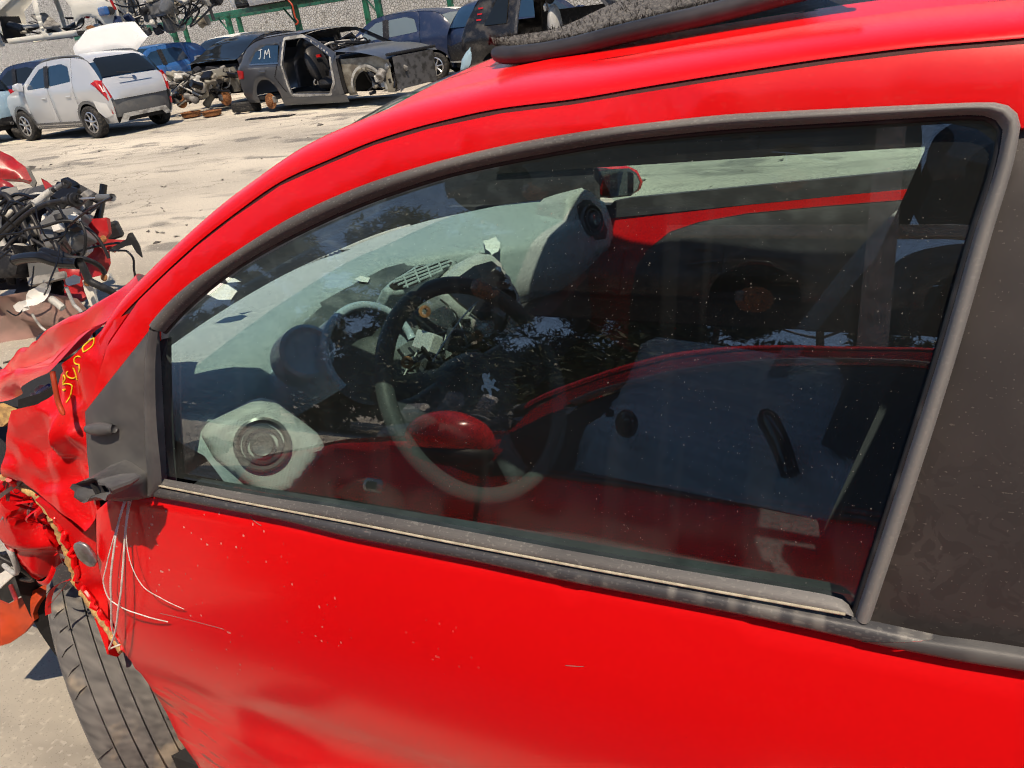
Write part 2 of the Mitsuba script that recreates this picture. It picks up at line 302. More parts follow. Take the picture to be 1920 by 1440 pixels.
# ---------------------------------------------------------------- front pillar and roof rail
SIL = [(1990, -60), (1700, -40), (1420, -4), (1260, 40), (1120, 80), (1000, 102), (925, 122), (840, 150), (770, 180), (700, 215), (620, 258), (525, 320), (440, 385), (360, 458), (306, 501), (262, 542), (225, 580), (190, 612)]
g3 = H(GROOVE); n_ = 90
gA = spline(g3, n_)
silx = gA[:, 0]
# roof rail section: from the gutter up over a rounded rail to the roof edge, narrowing down the front pillar
tt = np.linspace(0, 1, n_); x = gA[:, 0]
wy = np.interp(x, [-1.25, -1.0, -.8, -.6, -.45, 0, .3], [.075, .085, .10, .12, .14, .16, .16]); hz = np.interp(x, [-1.25, -1.0, -.8, -.6, -.45, 0, .3], [.036, .037, .036, .033, .026, .020, .020])
th = np.linspace(0, 1, 12)
rail = np.stack([np.stack([gA[:, 0] - .0 * s, gA[:, 1] + .008 + wy * (1 - np.cos(s * np.pi / 2)) * (1 - .25 * (1 - s)), gA[:, 2] + .002 + hz * np.sin(s * np.pi / 2)], 1) for s in th], 1)
obj('roof_rail', gridmesh(rail, flip=True), 'red_paint', CAR, smooth=True, label='red front pillar sweeping up into the roof edge')
obj('gutter', ribbon(gA + [0, .012, .004], gA + [0, .004, -.012], .001, n=4, m=80, smoothc=False), 'gutter_dark', CAR, smooth=60)
# roof panel from the rail to the far side, round the roof opening
YC = 1.39
re = rail[:, -1]
keep = re[:, 0] > -.60
top = re[keep]; near = spline(top[::-1], 60); near = np.vstack([near, [[.9, near[-1, 1], near[-1, 2]], [2.0, near[-1, 1] + .05, near[-1, 2] - .05]]])
def roofz(x, y, z0, y0): return z0 + .028 * (1 - ((y - YC) / (YC - y0)) ** 2)
def roofstrip(ya, yb, x0, x1, nx=40, ny=10):
    G = []
    for xx in np.linspace(x0, x1, nx):
        y0 = np.interp(xx, near[:, 0], near[:, 1]); z0 = np.interp(xx, near[:, 0], near[:, 2]); row = []
        for s in np.linspace(0, 1, ny):
            a = y0 if ya is None else ya; b = 2 * YC - y0 if yb is None else yb
            yy = a + (b - a) * s; row.append([xx, yy, roofz(xx, yy, z0, y0)])
        G.append(row)
    return gridmesh(G, flip=False)
xf_ = near[0, 0]
obj('roof', cat_([roofstrip(None, 1.05, xf_, 2.0), roofstrip(1.76, None, xf_, 2.0), roofstrip(1.05, 1.76, xf_, -.46, 6), roofstrip(1.05, 1.76, .75, 2.0, 14)]), 'red_paint', CAR, smooth=40, label='red roof round a fabric sunroof')
obj('roof_fabric', roofstrip(1.04, 1.77, -.47, .76, 14), 'black_plastic', CAR, smooth=40)

rq = Polygon([(.36, .25), (.80, .25), (.82, .5), (.95, .62), (1.15, .66), (1.35, .62), (1.48, .5), (1.5, .30), (1.78, .32), (1.84, .7), (1.82, .905), (.36, .875)])
obj('rear_quarter', patch(rq, SIDE, h=.05, bev=.02, bevd=.012, thick=.03), 'red_paint', CAR, smooth=50)
obj('rear_quarter_panel', patch(Polygon([(.25, .90), (1.8, .93), (1.62, 1.2), (1.40, 1.37), (.25, 1.385)]), SIDE, h=.06, off=-.005, thick=.02), 'black_plastic', CAR, smooth=50)
# ================================================================ INSIDE THE RED CAR
def atp(u, v, P, n): d = ray(u, v); return CAM + ((np.asarray(P) - CAM) @ n) / (d @ n) * d
def plane_frame(P, n, up=(0, 0, 1)):
    F = frame(n, up); P = np.asarray(P, float)
    to2 = lambda X: (np.asarray(X) - P) @ F[:, :2]
    to3 = lambda q: P + q[:, :1] * F[:, 0] + q[:, 1:2] * F[:, 1]
    return to2, to3
def pxpoly(px, P, n):
    n = np.asarray(n, float); n = n / np.linalg.norm(n); to2, to3 = plane_frame(P, n)
    q = to2(np.array([atp(u, v, P, n) for u, v in px])); pl = Polygon(q); pl = pl if pl.is_valid else pl.buffer(0)
    return pl, to3
def plate(px, P, n, r=0., **k):
    pl, to3 = pxpoly(px, P, n)
    if r: pl = pl.buffer(-r).buffer(r).simplify(r * .05)
    return patch(pl, to3, **k)
def graincol(c0, c1, sc=120): return speck(c0, c1, sc, .3, .75, 1.)
prin('well_grey', speck((.07, .08, .085), (.15, .16, .165), 30, .4, .8), .45)
def dashcol(p, n, uv): return mix((.31, .36, .375), (.44, .48, .48), smoothstep(.3, .75, fbm(p.x * 200, p.y * 200, p.z * 200, 2)) * .6 + smoothstep(.5, .8, fbm(p.x * 5, p.y * 5, 2.0, 3)) * .15)
def grain(p, n, uv): return noise(p.x * 700, p.y * 700, p.z * 700) * .0004
prin('dash_plastic', proc(dashcol), .55, specular=.35)
prin('dash_grey', graincol((.42, .425, .42), (.50, .50, .49)), .5, specular=.35)
def mesh_t(p, n, uv):
    a = p.x * 330 - p.y * 80; b = p.z * 330 + p.x * 50
    d = dr.square(a - dr.floor(a) - .5) + dr.square(b - dr.floor(b) - .5)
    return mix((.30, .305, .31), (.47, .475, .475), smoothstep(.04, .10, d))
prin('dash_mesh_trim', proc(mesh_t), .5)
prin('interior_black', speck((.040, .042, .048), (.085, .09, .10), 25, .4, .8, .7), .5)
prin('interior_gloss_black', (.012, .012, .014), .15)
prin('soft_black', (.02, .02, .022), .85)
prin('chrome_dark', (.45, .45, .46), .25, metallic=1.0)
prin('white_paper', (.75, .74, .70), .8)
def seatcol(p, n, uv):
    s = (p.y * 30 + p.x * 6); s = s - dr.floor(s)
    return mix((.30, .35, .40), (.42, .48, .53), smoothstep(.35, .65, s) * .5 + noise(p.x * 300, p.y * 300, p.z * 300) * .3)
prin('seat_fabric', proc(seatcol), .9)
prin('seat_fabric_shade', speck((.016, .018, .022), (.035, .038, .044), 200, .3, .7), .95)  # darker copy of the seat fabric: shade painted in where sun strikes the cushion
prin('seat_side', (.07, .08, .09), .85)
prin('rusty_metal', speck((.16, .06, .025), (.36, .16, .06), 60, .3, .7), .8)
prin('steel', speck((.35, .35, .36), (.2, .19, .17), 40, .4, .7), .4, metallic=.7)
YN = np.array([.74, .80, 1.05, 1.17, 1.31, 1.47, 1.56, 1.62, 1.78, 1.95, 2.06, 2.11])
XR = np.array([-.99, -1.0, -1.02, -1.065, -1.06, -1.03, -.96, -.84, -.72, -.70, -.70, -.73])
XF = np.array([-1.20, -1.27, -1.34, -1.36, -1.38, -1.39, -1.39, -1.38, -1.35, -1.26, -1.12, -1.02])
yy = np.linspace(.74, 2.11, 70); from scipy.interpolate import PchipInterpolator as PC
xr, xfr = PC(YN, XR)(yy), PC(YN, XF)(yy)
prof = [(0, .935, 0), (.12, .957, 0), (.3, .972, 0), (.6, .985, 0), (.85, .985, 0), (.95, .982, 0), (1.0, .972, 0), (1.0, .955, .006), (1.0, .93, .014), (1.0, .90, .020), (1.0, .87, .018), (1.0, .84, .0), (1.0, .81, -.03), (1., .78, -.08)]
G = np.array([[[a + (b - a) * t + dx, y, z + (.012 if t == 1 and y > 1.55 else 0) * 0] for t, z, dx in prof] for a, b, y in zip(xfr, xr, yy)])
edge = np.clip((yy - .74) / .05, 0, 1) * np.clip((2.11 - yy) / .06, 0, 1); G[:, :, 2] -= (.035 * (1 - np.sqrt(1 - (1 - edge) ** 2)))[:, None]
kk_ = np.clip((1.02 - yy) / .2, 0, 1); G[:, 6:, 0] += (.10 * kk_)[:, None] * np.linspace(.5, 1, 8)[None]; G[:, 6:, 2] -= (.05 * kk_)[:, None] * np.linspace(.3, 1, 8)[None]
DASH = obj('dashboard', gridmesh(G, flip=True), 'dash_plastic', CAR, smooth=45, label='pale grey dashboard, sunlit and dusty')
for k in range(46):                              # slots of the windscreen vent
    y = .93 + k * .016; a = np.interp(y, yy, xfr); obj('vent_slot', box([a + .085, y, .955], [.045, .007, .012], rotz(.25)), 'dark_gap', DASH)
obj('vent_rail', tube([[np.interp(y, yy, xfr) + .055, y, .953] for y in np.linspace(.9, 1.9, 20)], .006, 6), 'dash_grey', DASH, smooth=True)
def px_tube(pts, y, r, n=6): return tube(spline([aty(u, v, y) for u, v in pts], 24), r, n)
# near vent: a diamond bezel round a round outlet
Pn, nn_ = np.array([-.86, .80, .92]), np.array([.62, -.62, .30])
DV = [(376, 818), (382, 800), (470, 755), (490, 750), (520, 757), (600, 820), (611, 840), (600, 860), (545, 925), (520, 938), (480, 925), (400, 860)]
DI = [(417, 815), (423, 806), (478, 774), (492, 770), (510, 774), (568, 812), (575, 826), (568, 842), (525, 892), (508, 903), (488, 897), (430, 836)]
VN = obj('side_vent', plate(DV, Pn, nn_, r=.008, h=.012, bev=.012, bevd=.010, thick=.05), 'dash_mesh_trim', DASH, smooth=50, label='pale diamond shaped vent bezel at the near end')
obj('bezel_insert', plate(DI, Pn, nn_, r=.006, h=.012, off=.002, bev=.006, bevd=.004, thick=.01), 'dash_grey', DASH, smooth=50)
vc = atp(492, 832, Pn, nn_ / np.linalg.norm(nn_)); na = nn_ / np.linalg.norm(nn_)
prin('vent_grey', (.10, .10, .105), .25, specular=.6)
def vent(c, n_, s, par):
    obj('vent_ring', lathe([(.043 * s, 0), (.044 * s, .008), (.040 * s, .010), (.034 * s, .004), (.032 * s, -.012), (0, -.014)], c + n_ * .002, n_, 36), 'vent_grey', par, smooth=50)
    obj('vent_ring', lathe([(.031 * s, .0), (.031 * s, .010), (.026 * s, .011), (.024 * s, .002)], c + n_ * .002, n_, 32), 'interior_black', par, smooth=50)
    obj('vent_knob', lathe([(.019 * s, -.005), (.019 * s, .012), (.016 * s, .016), (.011 * s, .014), (.0, .0125)], c + n_ * .006, n_, 28), 'vent_grey', par, smooth=50)
vent(vc, na, 1., DASH)
# far vent pod at the other end
Pf, nf = np.array([-.665, 2.01, .96]), np.array([.80, -.28, .22])
FV = [(1062, 372), (1075, 358), (1098, 350), (1122, 362), (1138, 395), (1150, 440), (1148, 466), (1128, 480), (1085, 470), (1062, 440)]
obj('side_vent', plate(FV, Pf, nf, r=.008, h=.012, bev=.016, bevd=.012, thick=.11), 'dash_grey', DASH, smooth=50, label='pale vent bezel at the far end of the dashboard')
FI = [(1083, 385), (1095, 374), (1110, 375), (1125, 395), (1141, 430), (1138, 447), (1112, 452), (1092, 432)]
obj('bezel_insert', plate(FI, Pf + nf * .004, nf, r=.006, h=.012, bev=.005, bevd=.003, thick=.01), 'interior_black', DASH, smooth=50)
vent(atp(1107, 413, Pf + nf * .006, nf / np.linalg.norm(nf)), nf / np.linalg.norm(nf), .95, DASH)
# centre: dark well, vent pod, screen housing
wellG = plate([(500, 660), (520, 640), (560, 590), (640, 545), (720, 503), (800, 482), (870, 480), (890, 520), (880, 640), (760, 730), (560, 720)], [-.99, 1.25, .93], [.5, -.1, .85], h=.03, thick=.02)
obj('dash_well', wellG, 'well_grey', DASH)
Pv = np.array([-.88, 1.33, 1.005]); nv = np.array([.62, -.12, .78])
VP = obj('vent_pod', plate([(716, 540), (735, 522), (780, 494), (845, 482), (866, 488), (850, 500), (800, 532), (760, 548), (732, 550)], Pv, nv, r=.006, h=.01, bev=.010, bevd=.008, thick=.05), 'dash_plastic', DASH, smooth=50, label='centre vent pod with a slatted grille')
obj('vent_grille', plate([(730, 535), (745, 522), (785, 500), (838, 488), (848, 492), (836, 502), (796, 525), (758, 540), (738, 541)], Pv + nv * .004, nv, h=.012, thick=.003), 'dark_gap', DASH)
for a, b in [((738, 530), (842, 491)), ((747, 534), (842, 497)), ((757, 538), (828, 507)), ((742, 524), (820, 492))]:
    obj('vent_slat', tube([atp(*a, Pv + nv * .009, nv / np.linalg.norm(nv)), atp(*b, Pv + nv * .009, nv / np.linalg.norm(nv))], .0028, 6), 'dash_plastic', DASH)
for a, b in [((757, 517), (765, 540)), ((778, 506), (787, 530)), ((800, 497), (808, 520)), ((822, 490), (829, 507))]:
    obj('vent_slat', tube([atp(*a, Pv + nv * .010, nv / np.linalg.norm(nv)), atp(*b, Pv + nv * .010, nv / np.linalg.norm(nv))], .0022, 6), 'dash_plastic', DASH)
Ps = np.array([-.76, 1.40, .965]); ns = np.array([.86, -.25, .42])
obj('screen_housing', plate([(818, 540), (848, 515), (884, 480), (905, 470), (926, 472), (945, 490), (978, 545), (990, 580), (986, 606), (955, 622), (905, 622), (840, 570)], Ps, ns, r=.008, h=.014, bev=.016, bevd=.014, thick=.09), 'dash_grey', DASH, smooth=50, label='pale housing of the centre screen')
obj('screen', plate([(836, 542), (862, 518), (890, 498), (922, 489), (938, 502), (968, 552), (968, 585), (940, 598), (905, 600), (860, 565)], Ps + ns * .006, ns, r=.004, h=.02, thick=.006), 'interior_gloss_black', DASH)
for (u, v, r) in [(932, 507, .008), (947, 530, .007), (954, 543, .007)]:
    q = atp(u, v, Ps + ns * .008, ns / np.linalg.norm(ns)); obj('screen_knob', lathe([(r, -.004), (r, .006), (r * .7, .009), (0, .009)], q, ns, 18), 'chrome_dark', DASH, smooth=50)
for (u, v) in [(918, 547), (929, 541), (940, 555)]:
    q = atp(u, v, Ps + ns * .007, ns / np.linalg.norm(ns)); obj('screen_button', box(q, [.010, .006, .004], frame(ns), .001), 'dash_grey', DASH)
# lower dash, glove box in the dark
obj('lower_dash', box([-.90, 1.52, .66], [.20, 1.08, .22], None, .04), 'soft_black', CAR, smooth=30)
obj('glove_box', box([-.78, 1.76, .72], [.10, .48, .20], None, .03), 'interior_black', CAR, smooth=30)
# instrument binnacle on the column
ax = np.array([-.85, .06, -.5]); ax /= np.linalg.norm(ax)
bc = np.array([-.79, 1.02, .985])
def capsule_hood(r0, r1, L, wy, wz, n=24, a0=-.25, a1=math.pi + .25, m=10):
    R = frame(-ax, (0, 0, 1)); G = []
    for s in np.linspace(0, 1, m):
        rr = (r0 + (r1 - r0) * s)
        G.append([bc + R @ np.array([wy * rr * math.cos(t), wz * rr * math.sin(t), -L * s]) for t in np.linspace(a0, a1, n)])
    return gridmesh(G)
prin('binnacle_plastic', graincol((.34, .42, .50), (.42, .49, .55)), .3, specular=.5)
obj('binnacle', capsule_hood(1., .92, .27, .108, .09), 'binnacle_plastic', CAR, smooth=60, label='hooded instrument binnacle on the steering column')
obj('binnacle_rim', tube([bc + frame(-ax, (0, 0, 1)) @ np.array([.105 * math.cos(t), .085 * math.sin(t), .002]) for t in np.linspace(-.25, math.pi + .25, 30)], .008, 8), 'binnacle_plastic', CAR, smooth=True)
obj('instrument_face', lathe([(0, -.02), (.075, -.02), (.088, 0)], bc + ax * .03, -ax, 30), 'well_grey', CAR, smooth=40)
obj('left_gauge', lathe([(.0, .004), (.034, .004), (.040, .011), (.046, .007), (.050, -.06)], aty(575, 660, .93), [.75, -.45, .5], 28), 'binnacle_plastic', CAR, smooth=40)
obj('column_shroud', tube([bc + ax * .12 + [0, .0, -.09], [-.66, 1.05, .905]], [.06, .045], 14), 'interior_black', CAR, smooth=50)
# steering wheel
wc, tl, yw, R_ = np.array([-.606, 1.052, .916]), .497, .248, .188
wn = np.array([math.cos(yw) * math.cos(tl), -math.sin(yw) * math.cos(tl), math.sin(tl)]); we1 = np.array([math.sin(yw), math.cos(yw), 0]); we2 = np.cross(wn, we1); we2 *= np.sign(we2[2])
W = lambda a, b, c=0.: wc + we1 * a + we2 * b + wn * c
SW = CAR + '__steering_wheel'
def rimcol(p, n, uv): return mix((.05, .056, .058), (.066, .072, .074), noise(p.x * 600, p.y * 600, p.z * 600))
prin('wheel_leather', proc(rimcol), .5, specular=.4)
labels[SW] = {'label': 'black leather steering wheel'}
th = np.linspace(0, 2 * np.pi, 97); obj('rim', tube([W(R_ * math.cos(t), R_ * math.sin(t)) for t in th], .0150, 14, caps=False), 'wheel_leather', SW, smooth=True)
hubp = Polygon([(.092 * math.cos(t) * (1 + .10 * math.cos(2 * t)), .078 * math.sin(t) - .012) for t in np.linspace(0, 2 * np.pi, 40)[:-1]])
obj('hub', patch(hubp, lambda q: W(q[:, :1], q[:, 1:2], -.012), h=.012, bev=.05, bevd=.022, thick=.05, off=.022), 'interior_black', SW, smooth=50)
for a, wd in ((math.radians(8), .028), (math.radians(172), .028), (math.radians(270), .022)):
    d = np.array([math.cos(a), math.sin(a)]); q = np.array([-d[1], d[0]])
    sp = Polygon([d * .05 + q * wd * 1.4, d * .05 - q * wd * 1.4, d * .12 - q * wd, d * .182 - q * wd * 1.1, d * .182 + q * wd * 1.1, d * .12 + q * wd])
    obj('spoke', patch(sp, lambda q: W(q[:, :1], q[:, 1:2], -.008), h=.012, bev=.01, bevd=.008, thick=.02), 'interior_black', SW, smooth=50)
lion = [(.0, .020), (.006, .019), (.009, .014), (.016, .016), (.013, .009), (.008, .008), (.010, .001), (.018, .003), (.020, -.004), (.015, -.004), (.009, -.008), (.014, -.015), (.018, -.020), (.010, -.020), (.006, -.012), (.001, -.009), (-.002, -.016), (-.006, -.022), (-.012, -.021), (-.008, -.013), (-.009, -.004), (-.014, -.001), (-.017, -.008), (-.020, -.002), (-.015, .004), (-.008, .003), (-.006, .010), (-.004, .017)]
obj('emblem', patch(Polygon(lion), lambda q: W(q[:, :1] + .012, q[:, 1:2] - .002, .0125), h=.004, thick=.004), 'chrome_dark', SW, label='small silver rearing lion emblem')
# seats
def seat(y, kind, lab):
    k = CAR + '__' + numbered(kind) if False else numbered(CAR + '__' + kind); labels[k] = {'label': lab}
    def cushion(s, w, L, hgt):
        pass
    pl = Polygon([(-.60, -.22), (-.56, -.245), (-.2, -.25), (.0, -.24), (.0, .24), (-.2, .25), (-.56, .245), (-.60, .22)]).buffer(.01)
    F = lambda q: np.stack([q[:, 0], y + q[:, 1], .53 + .04 * np.clip((-q[:, 0] - .2) / .4, 0, 1) + .055 * (np.abs(q[:, 1]) / .24) ** 3 - .005 * np.cos(q[:, 1] * 75) * (np.abs(q[:, 1]) < .15)], 1)
    obj('cushion', patch(pl, F, h=.014, bev=.10, bevd=.085, thick=.18), 'seat_fabric' if y > 1.2 else 'seat_fabric_shade', k, smooth=60)
    pl = Polygon([(-.25, 0), (.25, 0), (.24, .3), (.19, .62), (-.19, .62), (-.24, .3)]).buffer(.01)
    F = lambda q: np.stack([(.13 if y < 1.2 else .10) + .30 * q[:, 1] * .8 - .04 * (np.abs(q[:, 0]) / .24) ** 2, y + q[:, 0], .55 + q[:, 1] * .93], 1)
    obj('backrest', patch(pl, F, h=.03, bev=.10, bevd=.07, thick=.14), 'seat_side', k, smooth=60)
    return k
seat(1.04, 'seat', 'dark grey driver seat, shade painted into its cushion'); seat(1.76, 'seat', 'ribbed grey passenger seat')
# console
obj('centre_console', box([-.10, 1.47, .36], [1.35, .14, .14], None, .03), 'soft_black', CAR, smooth=30)
obj('gear_lever', tube([[-.56, 1.55, .50], [-.55, 1.56, .60]], .01, 8), 'interior_gloss_black', CAR, smooth=True)
obj('gear_knob', blob(atz(1175, 795, .63), [.026, .026, .034], 1, .03, 3), 'interior_gloss_black', CAR, smooth=True)
a = atz(1432, 775, .62); b = atz(1482, 890, .56)
obj('handbrake', tube(spline([b, (a + b) / 2 + [0, 0, .015], a], 14), [*np.linspace(.02, .024, 12), .020, .012], 10), 'interior_gloss_black', CAR, smooth=True)
obj('floor', box([-.1, 1.39, .28], [2.1, 1.56, .04]), 'soft_black', CAR); obj('far_kick_panel', box([-.3, 2.15, .45], [1.9, .03, .5]), 'interior_black', CAR); obj('far_front_panel', box([-.95, 2.13, .70], [.55, .03, .5]), 'interior_black', CAR)
obj('bulkhead', box([-1.10, 1.41, .55], [.04, 1.52, .6]), 'soft_black', CAR)
obj('rear_bulkhead', box([1.30, 1.39, .58], [.04, 1.36, .6]), 'soft_black', CAR)
obj('column_panel', box([.62, .88, .84], [1.0, .03, .88]), 'soft_black', CAR)
# inner side of the near door
ndp = XZ([(300, 905), (1060, 1040), (1600, 1140)]); obj('near_door_trim', patch([(-.95, .35), (1.2, .35), (1.2, .90), (.05, .895), (-.35, .895), (-.95, .885)], lambda q: np.stack([q[:, 0], .70 + 0 * q[:, 0], q[:, 1]], 1), h=.1, thick=.03), 'interior_black', CAR)
obj('window_channel', ribbon(H([(289, 640), (292, 760), (302, 902)], .02), H([(322, 632), (324, 760), (332, 905)], .03), .003, n=5, m=20), 'interior_black', CAR, smooth=40)
# ---------------------------------------------------------------- far side: door, mirror, pillar, lining
FY = 2.10
fd = plate([(1120, 412), (1735, 352), (1752, 660), (1180, 660), (1090, 600)], [0, FY, .8], [0, -1, 0], h=.05, thick=.03)
FD = CAR + '__passenger_door'; labels[FD] = {'label': 'far door seen from inside, red metal round a black trim panel'}
obj('door_shell', fd, 'red_paint', FD)
obj('trim_panel', plate([(1192, 500), (1215, 468), (1255, 436), (1310, 418), (1400, 402), (1550, 388), (1720, 374), (1735, 400), (1735, 655), (1175, 655), (1180, 560)], [0, FY - .012, .8], [0, -1, 0], r=.02, h=.03, bev=.03, bevd=.012, thick=.01), 'interior_black', FD, smooth=50)
obj('armrest', plate([(1185, 545), (1300, 500), (1500, 488), (1735, 470), (1735, 520), (1500, 535), (1300, 548)], [0, FY - .05, .72], [0, -1, .3], r=.01, h=.03, bev=.03, bevd=.02, thick=.04), 'soft_black', FD, smooth=50)
obj('pull_handle', px_tube([(1290, 498), (1360, 490), (1440, 494), (1460, 512), (1400, 520), (1320, 512), (1290, 498)], FY - .055, .008, 8), 'interior_gloss_black', FD, smooth=True)
obj('door_sill', plate([(1150, 378), (1180, 372), (1735, 318), (1735, 352), (1120, 412)], [0, FY - .004, .98], [0, -1, .1], h=.05, bev=.01, bevd=.006, thick=.03), 'interior_black', FD, smooth=50)
a = aty(1205, 309, FY + .03); b = aty(1735, 275, FY + .03)
obj('far_roof_lining', patch([(a[0] - .45, a[2] - .012), (a[0], a[2]), (b[0], b[2]), (b[0], .30), (1.3, .30), (1.3, 1.40), (-.60, 1.41), (-.85, 1.30)], lambda q: np.stack([q[:, 0], FY + .03 - .30 * np.clip(q[:, 1] - 1.08, 0, 1), q[:, 1]], 1), h=.06, thick=.03), 'soft_black', CAR)
fw = plate([(1150, 378), (1180, 372), (1736, 318), (1736, 270), (1205, 300), (1120, 310)], [0, FY + .04, 1.], [0, -1, 0], h=.2)
obj('passenger_window', fw, 'tinted_pane', FD)
MR = CAR + '__far_mirror'; labels[MR] = {'label': 'red capped door mirror on the far door'}
MP = [(1113, 322), (1150, 316), (1186, 314), (1203, 322), (1211, 340), (1208, 356), (1190, 370), (1150, 374), (1120, 372)]
obj('mirror_cap', plate(MP, [-.70, 2.26, .98], [.75, -.6, -.05], r=.01, h=.01, bev=.02, bevd=.02, thick=.07), 'red_paint', MR, smooth=50)
obj('mirror_housing', plate([(1111, 324), (1150, 318), (1182, 316), (1196, 325), (1203, 342), (1199, 356), (1184, 368), (1150, 372), (1118, 371)], [-.695, 2.255, .98], [.75, -.6, -.05], r=.01, h=.01, off=.002, bev=.012, bevd=.008, thick=.01), 'interior_black', MR, smooth=50)
scene['mirror_silver'] = {'type': 'conductor', 'specular_reflectance': rgb((.75, .78, .8))}
obj('mirror_glass', plate([(1122, 328), (1150, 323), (1180, 321), (1191, 328), (1197, 342), (1192, 355), (1180, 364), (1150, 367), (1124, 366)], [-.69, 2.25, .98], [.75, -.6, -.05], r=.008, h=.02, off=.006), 'mirror_silver', MR)
obj('mirror_foot', plate([(1108, 318), (1122, 316), (1126, 378), (1112, 380)], [-.76, 2.14, .98], [.6, -.7, 0], h=.03, thick=.02), 'interior_black', MR)
# windscreen between the pillars
pa = re[(re[:, 0] > -1.28) & (re[:, 0] < -.555)][::2]
G = [[np.array([r[0] - .07 * (1 - (2 * s - 1) ** 2), r[1] + (2 * YC - 2 * r[1]) * s, r[2] - .006 + .02 * (1 - (2 * s - 1) ** 2)]) for s in np.linspace(0, 1, 24)] for r in pa]
obj('windscreen', gridmesh(G), 'tinted_pane', CAR, smooth=True, label='dusty windscreen')
obj('pillar_trim', gridmesh([[r + np.array([.0, -.03, -.012]), r + np.array([.015, -.02, -.035]), r + np.array([.03, -.05, -.07])] for r in pa]), 'soft_black', CAR, smooth=True)
obj('far_sail_panel', plate([(700, 425), (730, 360), (800, 318), (880, 296), (1060, 276), (1112, 296), (1116, 380), (1060, 362), (960, 420), (860, 430), (760, 450)], [-.95, 2.14, 1.0], [0, -1, 0], h=.05, thick=.03), 'interior_black', CAR)
for sg_ in (1,): obj('far_pillar', tube([[r[0], 2 * YC - r[1] + .01, r[2] - .02] for r in pa], .045, 8), 'red_paint', CAR, smooth=True)
# engine bay behind the windscreen, bonnet gone: dark clutter in the view over the dashboard
EB = CAR + '__engine_bay'; labels[EB] = {'label': 'dark engine bay seen over the dashboard'}
obj('scuttle_panel', gridmesh([[[-1.34 - .0 * s - .10 * a, .86 + 1.2 * s, .925 + .03 * math.sin(a * 3) + .02 * s] for a in np.linspace(0, 1, 6)] for s in np.linspace(0, 1, 12)]), 'black_plastic', EB, smooth=True)
obj('darkening_plate', plate([(322, 650), (342, 590), (420, 500), (520, 428), (640, 368), (740, 330), (800, 318), (800, 400), (640, 470), (480, 560), (380, 640)], [-1.60, 1.7, .95], [1, -.1, .35], h=.05, thick=.02, disp=lambda p: .03 * meshkit.fbm(np.c_[p * 5, p[:, :1] * 0], 3)), 'interior_black', EB)  # dark plate added to darken the view through the windscreen
obj('bay_floor', box([-1.75, 1.42, .70], [.75, 1.3, .06]), 'soft_black', EB)
obj('header_trim', box([-.50, YC, 1.395], [.10, .80, .03], None, .01), 'soft_black', CAR)
obj('roof_rail_lining', patch([(-.62, 1.36), (-.35, 1.392), (0, 1.402), (1.3, 1.39), (1.3, 1.33), (0.2, 1.365), (-.3, 1.355), (-.6, 1.315)], lambda q: np.stack([q[:, 0], .865 + 0 * q[:, 0] + .3 * (q[:, 1] - 1.36), q[:, 1]], 1), h=.05), 'soft_black', CAR)
# belts
def strap(pts, w, nrm): 
    p = spline(np.array(pts), 40); d = np.gradient(p, axis=0); s = np.cross(d, nrm); s /= np.linalg.norm(s, axis=1)[:, None]
    return ribbon(p - s * w / 2, p + s * w / 2, .001, n=4, m=40, outn=nrm, smoothc=False)
prin('belt_webbing', graincol((.34, .35, .36), (.45, .46, .47), 300), .8)
obj('seat_belt', strap([aty(1735, 372, 2.06), aty(1640, 460, 2.02), aty(1545, 575, 1.97), aty(1470, 680, 1.92), aty(1432, 765, 1.90)], .047, [.3, -.9, .2]), 'belt_webbing', CAR, smooth=True, label='grey seat belt hanging on the far side')
obj('seat_belt', strap([aty(1450, 745, 1.90), aty(1330, 780, 1.80), aty(1200, 822, 1.68)], .045, [.2, -.6, .7]), 'belt_webbing', CAR, smooth=True)
obj('column_trim', plate([(1530, 782), (1602, 778), (1598, 905), (1516, 900)], [.0, 1.95, .6], [.1, -1, .2], r=.004, h=.03, bev=.008, bevd=.006, thick=.03), 'dash_grey', CAR, smooth=50)
# wiring and broken pieces behind the steering wheel
rg = np.random.default_rng(11)
wires = []
for k in range(46):
    c0 = np.array([-.78 + rg.uniform(-.06, .06), 1.22 + rg.uniform(-.12, .20), .85 + rg.uniform(-.08, .06)])
    wires.append(tube(spline([c0 + rg.normal(0, .032, 3) for _ in range(4)], 14), rg.uniform(.0015, .004), 5))
obj('wiring', cat_(wires), 'interior_gloss_black', CAR, kind='stuff', smooth=True)
wires = [tube(spline([np.array([-.76 + rg.uniform(-.05, .06), 1.22 + rg.uniform(-.1, .24), .87 + rg.uniform(-.07, .07)]) + rg.normal(0, .022, 3) for _ in range(3)], 10), .0018, 5) for _ in range(6)]
obj('pale_wiring', cat_(wires), 'dash_grey', CAR, kind='stuff', smooth=True)
for k in range(16):
    q = np.array([-.78 + rg.uniform(-.05, .06), 1.22 + rg.uniform(-.12, .22), .87 + rg.uniform(-.09, .07)])
    obj('bracket', box(q, rg.uniform(.012, .06, 3), rotz(rg.uniform(0, 3)) @ rotx(rg.uniform(0, 3)), .003), ['interior_black', 'dash_grey', 'steel', 'interior_gloss_black', 'binnacle_plastic'][k % 5], CAR)
for u, v, y in [(795, 585, 1.18), (893, 632, 1.20), (762, 680, 1.1)]:
    q = aty(u, v, y); obj('copper_coil', lathe([(.005, 0), (.011, .0), (.012, .006), (.006, .008), (.005, .003)], q, [.7, -.5, .4], 20), 'rusty_metal', CAR, smooth=40)
